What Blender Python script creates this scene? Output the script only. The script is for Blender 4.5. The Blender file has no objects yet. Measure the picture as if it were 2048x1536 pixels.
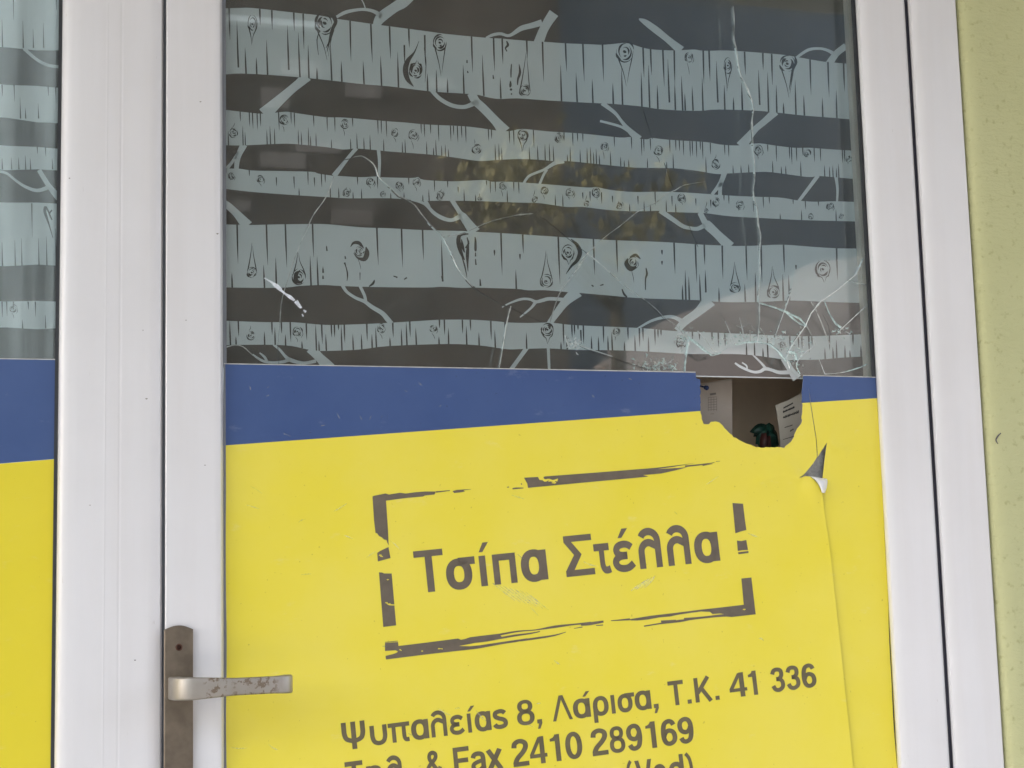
import bpy, bmesh, math, random
from mathutils import Vector, Matrix, Euler, noise as mnoise
from mathutils.geometry import delaunay_2d_cdt, tessellate_polygon

S = bpy.context.scene
random.seed(7)

# ------------------------------------------------------------------ camera
# Measured from the photograph: focal length in photo pixels and the two vanishing
# directions (along the door, and straight up).  Door glass = plane y 0, outside is y < 0.
F = 3490.0
CX = Vector((11900 - 1024, 980 - 768, F)).normalized()
CZ = Vector((-637, -24668, F)); CZ = (CZ - CX * CZ.dot(CX)).normalized()
CY = CZ.cross(CX)
DIST = 1.85
EYE = Vector((0.0, -DIST, 1.15))
cam = bpy.data.cameras.new('camera'); cam_o = bpy.data.objects.new('camera', cam)
S.collection.objects.link(cam_o)
right = Vector((CX[0], CY[0], CZ[0])); up = -Vector((CX[1], CY[1], CZ[1])); back = -Vector((CX[2], CY[2], CZ[2]))
M4 = Matrix((right, up, back)).transposed().to_4x4(); M4.translation = EYE
cam_o.matrix_world = M4
cam.sensor_width = 36.0; cam.lens = 36.0 * F / 2048.0
cam.clip_start = 0.05; cam.clip_end = 500
S.camera = cam_o

# ------------------------------------------------------------------ world, sun, exposure
SUN_EL, SUN_AZ = math.radians(38), math.radians(-84)   # hazy sun to the left, level with the shop front
w = bpy.data.worlds.new('World'); S.world = w; w.use_nodes = True
nt = w.node_tree; nt.nodes.clear()
sky = nt.nodes.new('ShaderNodeTexSky'); sky.sky_type = 'NISHITA'; sky.sun_disc = False
sky.sun_elevation = SUN_EL; sky.sun_rotation = SUN_AZ; sky.dust_density = 4.0; sky.air_density = 1.0
hs = nt.nodes.new('ShaderNodeHueSaturation'); hs.inputs['Saturation'].default_value = 0.50
bg = nt.nodes.new('ShaderNodeBackground'); bg.inputs['Strength'].default_value = 0.15
wo = nt.nodes.new('ShaderNodeOutputWorld')
nt.links.new(sky.outputs[0], hs.inputs['Color']); nt.links.new(hs.outputs[0], bg.inputs['Color'])
nt.links.new(bg.outputs[0], wo.inputs['Surface'])
sl = bpy.data.lights.new('sun', 'SUN'); sl.energy = 1.2; sl.angle = math.radians(25); sl.color = (1.0, 0.975, 0.955)
so = bpy.data.objects.new('sun', sl); S.collection.objects.link(so)
sd = Vector((math.sin(SUN_AZ) * math.cos(SUN_EL), math.cos(SUN_AZ) * math.cos(SUN_EL), math.sin(SUN_EL)))
so.rotation_euler = (-sd).to_track_quat('-Z', 'Y').to_euler()
vs = S.view_settings
vs.view_transform = 'Standard'; vs.look = 'None'; vs.exposure = 2.22; vs.gamma = 1.0; vs.use_curve_mapping = False
try:
    S.cycles.max_bounces = 10; S.cycles.transparent_max_bounces = 24
except Exception:
    pass

# ------------------------------------------------------------------ helpers
def ray(px, py):
    d = Vector(((px - 1024) / F, (py - 768) / F, 1.0))
    return Vector((d.dot(CX), d.dot(CY), d.dot(CZ)))
def P(px, py, y=0.0):
    """where the measured photo position lies on the plane at depth y"""
    d = ray(px, py)
    return EYE + d * ((y + DIST) / d.y)
def XF(px, y=0.0): return P(px, 768, y).x
def ZF(py, px=1024, y=0.0): return P(px, py, y).z
def RP(px, py, L):
    """the place across the street that mirrors in the glass at that position"""
    d = ray(px, py); q = P(px, py)
    return q + Vector((d.x, -d.y, d.z)) * (L / d.y)

COL = S.collection
def link(o, parent=None):
    COL.objects.link(o)
    if parent is not None: o.parent = parent
    return o
def obj(name, verts, faces, mat, parent=None, smooth=False, mats=None, fmat=None):
    me = bpy.data.meshes.new(name)
    me.from_pydata([tuple(v) for v in verts], [], faces)
    for m in (mats or [mat]): me.materials.append(m)
    if fmat:
        me.polygons.foreach_set('material_index', fmat)
    if smooth:
        me.polygons.foreach_set('use_smooth', [True] * len(me.polygons))
    me.update()
    return link(bpy.data.objects.new(name, me), parent)
def bobj(name, bm, mat, parent=None, smooth=False):
    me = bpy.data.meshes.new(name); bm.to_mesh(me); bm.free(); me.materials.append(mat)
    if smooth: me.polygons.foreach_set('use_smooth', [True] * len(me.polygons))
    return link(bpy.data.objects.new(name, me), parent)
def empty(name, loc=(0, 0, 0)):
    o = bpy.data.objects.new(name, None); o.empty_display_size = .05
    COL.objects.link(o)
    return o
def tag(o, label=None, cat=None, group=None, kind=None):
    if label: o['label'] = label
    if cat: o['category'] = cat
    if group: o['group'] = group
    if kind: o['kind'] = kind
    return o
def box(bm, x0, x1, y0, y1, z0, z1):
    vs_ = [bm.verts.new(c) for c in ((x0,y0,z0),(x1,y0,z0),(x1,y1,z0),(x0,y1,z0),(x0,y0,z1),(x1,y0,z1),(x1,y1,z1),(x0,y1,z1))]
    for f in ((0,3,2,1),(4,5,6,7),(0,1,5,4),(1,2,6,5),(2,3,7,6),(3,0,4,7)):
        bm.faces.new([vs_[i] for i in f])
def boxobj(name, mat, x0, x1, y0, y1, z0, z1, parent=None):
    bm = bmesh.new(); box(bm, x0, x1, y0, y1, z0, z1)
    return bobj(name, bm, mat, parent)
def prism(name, prof, z0, z1, mat, parent=None):
    """vertical extrusion of a closed (x, y) profile"""
    n = len(prof)
    v = [(x, y, z0) for x, y in prof] + [(x, y, z1) for x, y in prof]
    f = [(i, (i + 1) % n, n + (i + 1) % n, n + i) for i in range(n)]
    f += [tuple(range(n))[::-1], tuple(range(n, 2 * n))]
    o = obj(name, v, f, mat, parent)
    bm = bmesh.new(); bm.from_mesh(o.data); bmesh.ops.recalc_face_normals(bm, faces=bm.faces)
    for e in bm.edges:
        if len(e.link_faces) == 2: e.smooth = e.calc_face_angle() < math.radians(32)
    for fa in bm.faces: fa.smooth = len(fa.verts) == 4
    bm.to_mesh(o.data); bm.free()
    wn = o.modifiers.new('weighted', 'WEIGHTED_NORMAL'); wn.keep_sharp = True; wn.weight = 80
    return o
def prof(pts, yback=.03):
    p = [(XF(a, y), y) for a, y in pts]
    return p + [(p[-1][0], yback), (p[0][0], yback)]
def inside(p, poly):
    x, y = p; c = False; n = len(poly); j = n - 1
    for i in range(n):
        xi, yi = poly[i]; xj, yj = poly[j]
        if (yi > y) != (yj > y) and x < (xj - xi) * (y - yi) / (yj - yi) + xi: c = not c
        j = i
    return c
def seg_dist(p, a, b):
    ax, ay = a; bx, by = b; px, py = p
    dx, dy = bx - ax, by - ay
    L = dx * dx + dy * dy
    t = 0 if L == 0 else max(0, min(1, ((px - ax) * dx + (py - ay) * dy) / L))
    return math.hypot(px - ax - t * dx, py - ay - t * dy), t
def line_dist(p, pts):
    return min(seg_dist(p, pts[i], pts[i + 1])[0] for i in range(len(pts) - 1))
def sample(pts, x):
    for i in range(len(pts) - 1):
        (a, ya), (b, yb) = pts[i], pts[i + 1]
        if a <= x <= b: return ya + (yb - ya) * (x - a) / (b - a)
    return pts[0][1] if x < pts[0][0] else pts[-1][1]
def spline(pts, n=6):
    """Catmull-Rom through points of any dimension"""
    out = []; m = len(pts)
    for i in range(m - 1):
        p0, p1, p2, p3 = pts[max(i - 1, 0)], pts[i], pts[i + 1], pts[min(i + 2, m - 1)]
        for k in range(n):
            t = k / n
            out.append(tuple(.5 * (2*b + (c - a)*t + (2*a - 5*b + 4*c - d)*t*t + (3*b - a - 3*c + d)*t**3) for a, b, c, d in zip(p0, p1, p2, p3)))
    out.append(tuple(pts[-1]))
    return out

class Print:
    """flat ink laid on a plane: collects shapes given by measured photo positions"""
    def __init__(s, y, step=2e-6, warp=None): s.v = []; s.f = []; s.y = y; s.k = 0; s.step = step; s.warp = warp
    def pt(s, q):
        y = s.y - s.k * s.step
        if s.warp: y += s.warp(q)
        return P(q[0], q[1], y)
    def poly(s, pts):
        b = len(s.v); s.v += [s.pt(q) for q in pts]
        for t in tessellate_polygon([[Vector((q[0], -q[1], 0)) for q in pts]]):
            s.f.append(tuple(b + i for i in t))
        s.k += 1
    def stroke(s, pts, smooth=4):
        """pts = (x, y, width)"""
        if smooth and len(pts) > 2: pts = spline(pts, smooth)
        L = []; R = []
        for i, q in enumerate(pts):
            a = pts[max(i - 1, 0)]; c = pts[min(i + 1, len(pts) - 1)]
            dx, dy = c[0] - a[0], c[1] - a[1]; d = math.hypot(dx, dy) or 1
            nx, ny = -dy / d, dx / d; h = q[2] / 2
            L.append((q[0] + nx*h, q[1] + ny*h)); R.append((q[0] - nx*h, q[1] - ny*h))
        b = len(s.v); n = len(pts)
        s.v += [s.pt(q) for q in L] + [s.pt(q) for q in R]
        for i in range(n - 1): s.f.append((b + i, b + i + 1, b + n + i + 1, b + n + i))
        s.k += 1
    def build(s, name, mat, parent): return obj(name, s.v, s.f, mat, parent)

# ------------------------------------------------------------------ materials
def mat(name): 
    m = bpy.data.materials.new(name); m.use_nodes = True
    return m, m.node_tree.nodes, m.node_tree.links, m.node_tree.nodes['Principled BSDF']
def coords(n, l, scale=(1, 1, 1)):
    tc = n.new('ShaderNodeTexCoord'); mp = n.new('ShaderNodeMapping'); mp.inputs['Scale'].default_value = scale
    l.new(tc.outputs['Object'], mp.inputs['Vector'])
    return mp.outputs['Vector']
def noise_ramp(n, l, vec, scale, stops, detail=4, rough=.55):
    t = n.new('ShaderNodeTexNoise'); t.inputs['Scale'].default_value = scale; t.inputs['Detail'].default_value = detail
    t.inputs['Roughness'].default_value = rough
    l.new(vec, t.inputs['Vector'])
    r = n.new('ShaderNodeValToRGB'); l.new(t.outputs['Fac'], r.inputs['Fac'])
    r.color_ramp.elements[0].position = stops[0][0]; r.color_ramp.elements[0].color = (*stops[0][1], 1)
    r.color_ramp.elements[1].position = stops[-1][0]; r.color_ramp.elements[1].color = (*stops[-1][1], 1)
    for p_, c_ in stops[1:-1]:
        e = r.color_ramp.elements.new(p_); e.color = (*c_, 1)
    return t, r
def mix(n, l, fac, a, b, mode='MIX'):
    x = n.new('ShaderNodeMix'); x.data_type = 'RGBA'; x.blend_type = mode
    if isinstance(fac, (int, float)): x.inputs[0].default_value = fac
    else: l.new(fac, x.inputs[0])
    for i, c in ((6, a), (7, b)):
        if isinstance(c, tuple): x.inputs[i].default_value = (*c, 1)
        else: l.new(c, x.inputs[i])
    return x.outputs[2]
def bump(n, l, b, h, strength, dist):
    k = n.new('ShaderNodeBump'); k.inputs['Strength'].default_value = strength; k.inputs['Distance'].default_value = dist
    l.new(h, k.inputs['Height']); l.new(k.outputs[0], b.inputs['Normal'])
def plain(name, col, rough=.5, metal=0.0, spec=.5, var=.06, scale=30, bumpd=0.0, stretch=(1, 1, 1)):
    m, n, l, b = mat(name)
    v = coords(n, l, stretch)
    lo = tuple(c * (1 - var) for c in col); hi = tuple(min(1, c * (1 + var)) for c in col)
    t, r = noise_ramp(n, l, v, scale, [(.35, lo), (.65, hi)])
    l.new(r.outputs[0], b.inputs['Base Color'])
    b.inputs['Roughness'].default_value = rough; b.inputs['Metallic'].default_value = metal
    b.inputs['Specular IOR Level'].default_value = spec
    if bumpd: bump(n, l, b, t.outputs['Fac'], .5, bumpd)
    return m

def frame_material():
    m, n, l, b = mat('white_powder_coat')
    v = coords(n, l)
    t, r = noise_ramp(n, l, v, 5, [(.3, (.70, .68, .685)), (.7, (.745, .725, .735))], 5)
    v2 = coords(n, l, (1, 1, .25))
    t2, r2 = noise_ramp(n, l, v2, 160, [(.76, (1, 1, 1)), (.80, (.62, .57, .52))], 2)     # small grime specks
    t5, r5 = noise_ramp(n, l, coords(n, l, (1, 1, .05)), 45, [(.35, (.93, .915, .90)), (.6, (1, 1, 1))], 4)
    c = mix(n, l, .35, r.outputs[0], r2.outputs[0], 'MULTIPLY')
    c = mix(n, l, .4, c, r5.outputs[0], 'MULTIPLY')
    l.new(c, b.inputs['Base Color'])
    b.inputs['Roughness'].default_value = .32; b.inputs['Specular IOR Level'].default_value = .45
    b.inputs['Coat Weight'].default_value = .4; b.inputs['Coat Roughness'].default_value = .18
    t3, _ = noise_ramp(n, l, v, 900, [(.4, (0, 0, 0)), (.6, (1, 1, 1))], 2)
    bump(n, l, b, t3.outputs['Fac'], .06, .0004)
    return m
def vinyl_material(name, col, fade):
    m, n, l, b = mat(name)
    v = coords(n, l)
    t, r = noise_ramp(n, l, v, 6, [(.32, col), (.72, fade)], 5, .6)
    t2, r2 = noise_ramp(n, l, coords(n, l, (1, 1, 2.2)), 22, [(.62, (0, 0, 0)), (.80, (.30, .30, .30))], 6, .7)   # rubbed pale patches
    pale = tuple(min(1, c * .5 + .42) for c in fade)
    c = mix(n, l, r2.outputs[0], r.outputs[0], pale)
    t4, r4 = noise_ramp(n, l, v, 260, [(.77, (1, 1, 1)), (.80, (.55, .5, .45))], 1)
    c = mix(n, l, .5, c, r4.outputs[0], 'MULTIPLY')
    l.new(c, b.inputs['Base Color'])
    rr = n.new('ShaderNodeMapRange'); rr.inputs['To Min'].default_value = .26; rr.inputs['To Max'].default_value = .48
    l.new(t.outputs['Fac'], rr.inputs['Value']); l.new(rr.outputs[0], b.inputs['Roughness'])
    b.inputs['Specular IOR Level'].default_value = .45
    t3, _ = noise_ramp(n, l, v, 14, [(.4, (0, 0, 0)), (.6, (1, 1, 1))], 3)
    bump(n, l, b, t3.outputs['Fac'], .12, .003)
    return m
def glass_material(name, ior=1.42, tint=(.965, .99, .985)):
    m, n, l, b = mat(name); n.remove(b)
    out = n['Material Output']
    tr = n.new('ShaderNodeBsdfTransparent'); tr.inputs[0].default_value = (*tint, 1)
    gl = n.new('ShaderNodeBsdfGlossy'); gl.inputs['Roughness'].default_value = .0; gl.inputs['Color'].default_value = (.97, 1, 1, 1)
    fr = n.new('ShaderNodeFresnel'); fr.inputs['IOR'].default_value = ior
    v = coords(n, l)
    t, _ = noise_ramp(n, l, v, 3, [(.3, (0, 0, 0)), (.7, (1, 1, 1))], 2)
    k = n.new('ShaderNodeBump'); k.inputs['Strength'].default_value = .05; k.inputs['Distance'].default_value = .002
    l.new(t.outputs['Fac'], k.inputs['Height']); l.new(k.outputs[0], gl.inputs['Normal'])
    x = n.new('ShaderNodeMixShader'); l.new(fr.outputs[0], x.inputs[0]); l.new(tr.outputs[0], x.inputs[1]); l.new(gl.outputs[0], x.inputs[2])
    # thin film of dust
    df = n.new('ShaderNodeBsdfDiffuse'); df.inputs['Color'].default_value = (.55, .55, .53, 1)
    t2, r2 = noise_ramp(n, l, coords(n, l, (1, 1, .6)), 18, [(.40, (.004, .004, .004)), (.75, (.035, .035, .035))], 6, .7)
    y = n.new('ShaderNodeMixShader'); l.new(r2.outputs[0], y.inputs[0]); l.new(x.outputs[0], y.inputs[1]); l.new(df.outputs[0], y.inputs[2])
    l.new(y.outputs[0], out.inputs['Surface'])
    return m
def fracture_material(name, lo, hi, col, scale=90):
    m, n, l, b = mat(name); out = n['Material Output']
    b.inputs['Base Color'].default_value = (*col, 1); b.inputs['Roughness'].default_value = .15
    b.inputs['Specular IOR Level'].default_value = .8
    tr = n.new('ShaderNodeBsdfTransparent'); tr.inputs[0].default_value = (.93, .97, .96, 1)
    t, r = noise_ramp(n, l, coords(n, l), scale, [(.34, (lo,) * 3), (.66, (hi,) * 3)], 5, .7)
    x = n.new('ShaderNodeMixShader'); l.new(r.outputs[0], x.inputs[0]); l.new(tr.outputs[0], x.inputs[1]); l.new(b.outputs[0], x.inputs[2])
    l.new(x.outputs[0], out.inputs['Surface'])
    return m
def wall_material():
    m, n, l, b = mat('yellow_green_render')
    v = coords(n, l)
    t, r = noise_ramp(n, l, v, 4, [(.3, (.495, .488, .255)), (.7, (.535, .525, .295))], 6, .6)
    t2, r2 = noise_ramp(n, l, v, 110, [(.25, (.55, .52, .42)), (.40, (1, 1, 1))], 4)
    c = mix(n, l, .55, r.outputs[0], r2.outputs[0], 'MULTIPLY')
    l.new(c, b.inputs['Base Color']); b.inputs['Roughness'].default_value = .8; b.inputs['Specular IOR Level'].default_value = .25
    t3, _ = noise_ramp(n, l, coords(n, l, (1, 1, 2.4)), 75, [(.4, (0, 0, 0)), (.6, (1, 1, 1))], 5, .6)
    bump(n, l, b, t3.outputs['Fac'], .5, .004)
    return m
def lever_material():
    m, n, l, b = mat('worn_nickel_lever')
    v = coords(n, l)
    t, r = noise_ramp(n, l, v, 130, [(.52, (0, 0, 0)), (.56, (.9, .9, .9))], 6, .68)
    # wear sits in the middle stretch of the grip, on the face
    sx = n.new('ShaderNodeSeparateXYZ'); l.new(v, sx.inputs[0])
    rx = n.new('ShaderNodeValToRGB'); mr = n.new('ShaderNodeMapRange')
    mr.inputs['From Min'].default_value = XF(343, -.064); mr.inputs['From Max'].default_value = XF(583, -.064)
    l.new(sx.outputs['X'], mr.inputs['Value']); l.new(mr.outputs[0], rx.inputs['Fac'])
    e = rx.color_ramp.elements; e[0].position = .24; e[0].color = (0, 0, 0, 1); e[1].position = .88; e[1].color = (0, 0, 0, 1)
    for p_, c_ in ((.29, .9), (.40, 1), (.46, .15), (.54, 1), (.82, .9)):
        q = rx.color_ramp.elements.new(p_); q.color = (c_, c_, c_, 1)
    k = n.new('ShaderNodeMath'); k.operation = 'MULTIPLY'; l.new(r.outputs[0], k.inputs[0]); l.new(rx.outputs[0], k.inputs[1])
    base = noise_ramp(n, l, v, 25, [(.3, (.33, .295, .25)), (.7, (.41, .375, .34))], 3)[1]
    c = mix(n, l, k.outputs[0], base.outputs[0], (.20, .145, .10))
    l.new(c, b.inputs['Base Color'])
    b.inputs['Metallic'].default_value = .75
    rr = n.new('ShaderNodeMapRange'); rr.inputs['To Min'].default_value = .47; rr.inputs['To Max'].default_value = .62
    l.new(k.outputs[0], rr.inputs['Value']); l.new(rr.outputs[0], b.inputs['Roughness'])
    return m

M = {}
M['frame'] = frame_material()
M['rubber'] = plain('black_rubber', (.022, .024, .028), .55, var=.2)
M['navy_rubber'] = plain('navy_black_rubber', (.065, .062, .082), .5, var=.1)
M['grey_rubber'] = plain('grey_rubber', (.16, .17, .19), .5, var=.1)
M['yellow'] = vinyl_material('yellow_vinyl', (.80, .665, .045), (.82, .69, .095))
M['yellow_less_veil'] = vinyl_material('less_veiled_yellow_vinyl', (.73, .60, .022), (.75, .62, .035))  # same yellow film; weaker reflected veil at the left put into a deeper colour
M['blue'] = vinyl_material('blue_vinyl', (.038, .076, .212), (.054, .098, .245))
M['ink_olive'] = plain('olive_brown_ink', (.132, .108, .058), .42, var=.12, scale=60)
M['pale_scuff'] = fracture_material('pale_rub', .0, .38, (.92, .86, .62), 150)
M['grime'] = plain('grey_grime', (.25, .23, .21), .8, var=.3)
M['residue'] = plain('grey_adhesive', (.38, .345, .325), .5, var=.35, scale=160)
M['cream'] = plain('cream_inner_bead', (.82, .76, .68), .5, var=.03)
M['ink'] = plain('brown_ink', (.135, .108, .080), .42, var=.12, scale=60)
M['white_back'] = plain('white_vinyl_back', (.80, .79, .80), .4, var=.02)
M['vinyl_edge'] = plain('pale_cut_edge', (.50, .49, .47), .5, var=.15, scale=80)
def laminate(name, col, var, scale):
    m = plain(name, col, .4, spec=.2, var=var, scale=scale)
    b = m.node_tree.nodes['Principled BSDF']
    b.inputs['Coat Weight'].default_value = 1.0; b.inputs['Coat IOR'].default_value = 1.72; b.inputs['Coat Roughness'].default_value = .04
    return m
M['dark_print'] = laminate('dark_printed_sheet', (.070, .064, .056), .12, 9)
M['trunk'] = laminate('pale_trunk_print', (.58, .618, .625), .03, 9)
M['bark'] = laminate('bark_print', (.045, .045, .042), .1, 30)
M['glass'] = glass_material('reflective_glass')
M['crack_bright'] = fracture_material('bright_fracture', .45, 1.0, (.97, .98, .97), 55)
M['crack_medium'] = fracture_material('medium_fracture', .22, .92, (.90, .90, .87), 45)
M['crack_faint'] = fracture_material('faint_fracture', .12, .75, (.80, .80, .77))
M['crack_cyan'] = fracture_material('greenish_fracture', .30, .90, (.74, .92, .90), 120)
M['crack_dark'] = fracture_material('dark_fracture', .35, .85, (.035, .032, .028))
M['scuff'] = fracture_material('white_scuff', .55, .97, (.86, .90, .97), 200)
M['plate'] = plain('dull_bronze_plate', (.21, .17, .13), .38, metal=.85, var=.18, scale=45, bumpd=.0004)
M['lever'] = lever_material()
M['screw'] = plain('rusty_screw', (.10, .045, .030), .6, metal=.5, var=.3, scale=400)
M['wall'] = wall_material()
M['concrete'] = plain('painted_concrete', (.55, .53, .50), .8, var=.08, scale=4)
M['paving'] = plain('concrete_paving', (.34, .33, .31), .85, var=.15, scale=5, bumpd=.002)
M['asphalt'] = plain('asphalt', (.055, .055, .055), .9, var=.2, scale=20)
M['board'] = plain('brown_board', (.66, .50, .36), .7, var=.08, scale=20)
M['inside'] = plain('plastered_interior', (.50, .47, .43), .8, var=.05)
M['card'] = plain('white_card', (.40, .34, .285), .7, var=.04)
M['paper'] = plain('cream_paper', (.48, .43, .355), .7, var=.04)
M['grey_ink'] = plain('faint_grey_print', (.17, .145, .125), .7, var=.1)
M['black_ink'] = plain('black_print', (.035, .03, .028), .6, var=.2)
M['pin'] = plain('blue_plastic', (.010, .030, .12), .3, var=.1)
M['ribbon'] = plain('dark_green_cloth', (.007, .042, .027), .55, var=.5, scale=60)
M['red'] = plain('dark_red_cloth', (.055, .010, .007), .6, var=.4, scale=60)

# ------------------------------------------------------------------ the shop building
Z_TOP = 2.16
shop = empty('rendered_wall')
tag(shop, 'yellow green rendered wall of the shop, right of the white door', 'wall')
xr0, yr0 = XF(1961, -.012), -.012
xr1 = XF(1988, -.042)
rp = [(xr0, .10), (xr0, -.012), (xr0 + .0010, -.0165), (xr0 + .0035, -.0200), (xr0 + .0075, -.0222), (xr0 + .014, -.0236),
      (xr0 + .022, -.0240), (5.0, -.0240), (5.0, .25), (xr0, .25)]
prism('wall', rp, 0.0, Z_TOP + .055, M['wall'], shop)
prism('wall', [(-5.0, -.0240), (-1.45, -.0240), (-1.45, .25), (-5.0, .25)], 0.0, Z_TOP + .055, M['wall'], shop)
boxobj('wall', M['wall'], -5.0, 5.0, -.0240, .25, Z_TOP + .055, 6.2, shop)
boxobj('balcony', M['concrete'], -5.0, 5.0, -1.35, -.046, 2.45, 2.61, shop)
boxobj('roof', M['concrete'], -5.0, 5.0, .255, 8.0, 6.0, 6.2, shop)
# thin curved hair-line mark on the render
pr = Print(-.0244)
pr.stroke([(1996, 888, 1.5), (1992, 880, 3), (1996, 872, 3.2), (2002, 866, 1.8)])
pr.build('plaster_mark', M['bark'], shop)

# room behind the door
tag(boxobj('interior_floor', M['inside'], -3.0, 3.5, .26, 4.0, -.02, 0.0), kind='structure')
tag(boxobj('interior_ceiling', M['inside'], -3.0, 3.5, .26, 4.0, 2.6, 2.66), kind='structure')
tag(boxobj('interior_wall', M['inside'], -3.06, -3.0, .26, 4.0, 0.0, 2.6), kind='structure')
tag(boxobj('interior_wall', M['inside'], 3.5, 3.56, .26, 4.0, 0.0, 2.6), kind='structure')
tag(boxobj('interior_wall', M['inside'], -3.0, 3.5, 4.0, 4.06, 0.0, .9), kind='structure')

# ------------------------------------------------------------------ fixed frame
fr = empty('door_frame')
tag(fr, 'white aluminium door frame jamb between the door and the green wall', 'door frame')
jamb = prof([(1860, .02), (1860, -.008), (1861.5, -.0125), (1866, -.0160), (1875, -.0185), (1888, -.0195), (1905, -.0192), (1925, -.0182), (1956, -.0178), (1959, -.017), (1960, -.010)], .06)
prism('jamb', jamb, 0.0, Z_TOP + .05, M['frame'], fr)
prism('rebate', [(XF(1853.5, -.006), -.006), (XF(1861, -.006), -.006), (XF(1861, .018), .028), (XF(1853.5, .018), .028)], 0.0, Z_TOP, M['navy_rubber'], fr)
boxobj('header', M['frame'], -1.45, XF(1860, 0), -.018, .06, Z_TOP + .004, Z_TOP + .05, fr)

# fixed window left of the door, with the post it shares with the door
fw = empty('fixed_window')
tag(fw, 'fixed shop window with white frame at the left edge, yellow and blue film', 'window')
post = prof([(116.5, .004), (117, -.006), (119, -.0105), (123, -.0135), (130, -.0155), (140, -.0165), (158, -.0168), (207, -.0168), (209.5, -.0170), (211.5, -.0170), (214, -.0167),
             (235, -.0167), (238.5, -.0163), (241.5, -.0163), (245, -.0168), (296, -.0166), (310, -.0156), (321, -.0130), (325, -.009), (325.5, .02)], .06)
prism('post', post, 0.0, Z_TOP, M['frame'], fw)
prism('rebate', [(XF(324, -.004), -.004), (XF(332, -.004), -.004), (XF(332, .018), .028), (XF(324, .018), .028)], 0.0, Z_TOP, M['grey_rubber'], fw)
prism('gasket', [(XF(109.5, -.001), -.0018), (XF(117, -.001), -.0022), (XF(117.2, 0), .006), (XF(109.5, 0), .0005)], .15, Z_TOP, M['rubber'], fw)
prism('post', [(-1.45, -.0168), (-1.39, -.0168), (-1.39, .06), (-1.45, .06)], 0.0, Z_TOP, M['frame'], fw)
boxobj('sill', M['frame'], -1.39, XF(110), -.016, .06, 0.0, .15, fw)
boxobj('glass_pane', M['glass'], -1.39, XF(113), .0002, .0042, .15, Z_TOP, fw)
bm = bmesh.new()
zb, zt = ZF(920, 55), ZF(718.5, 55)
def film(name, m, pts, y, parent, th=.0003):
    v = [P(a, b, y) for a, b in pts] + [P(a, b, y) + Vector((0, th, 0)) for a, b in pts]
    n = len(pts); f = [tuple(range(n)), tuple(range(2*n - 1, n - 1, -1))] + [(i, n + i, n + (i+1) % n, (i+1) % n) for i in range(n)]
    o = obj(name, v, f, m, parent)
    b_ = bmesh.new(); b_.from_mesh(o.data); bmesh.ops.recalc_face_normals(b_, faces=b_.faces); b_.to_mesh(o.data); b_.free()
    return o
film('blue_band', M['blue'], [(-2400, 676), (-400, 712), (111, 719.8), (110, 918), (-2400, 1130)], -.0006, fw)
film('vinyl_sheet', M['yellow_less_veil'], [(-2400, 1130.2), (110, 918.2), (106, 1536), (103, 2100), (-2400, 2300)], -.0006, fw)
pr = Print(-.0009); pr.stroke([(-400, 711.2, 1.6), (111, 719.0, 1.8)], 0); pr.build('cut_edge', M['vinyl_edge'], fw)

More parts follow.
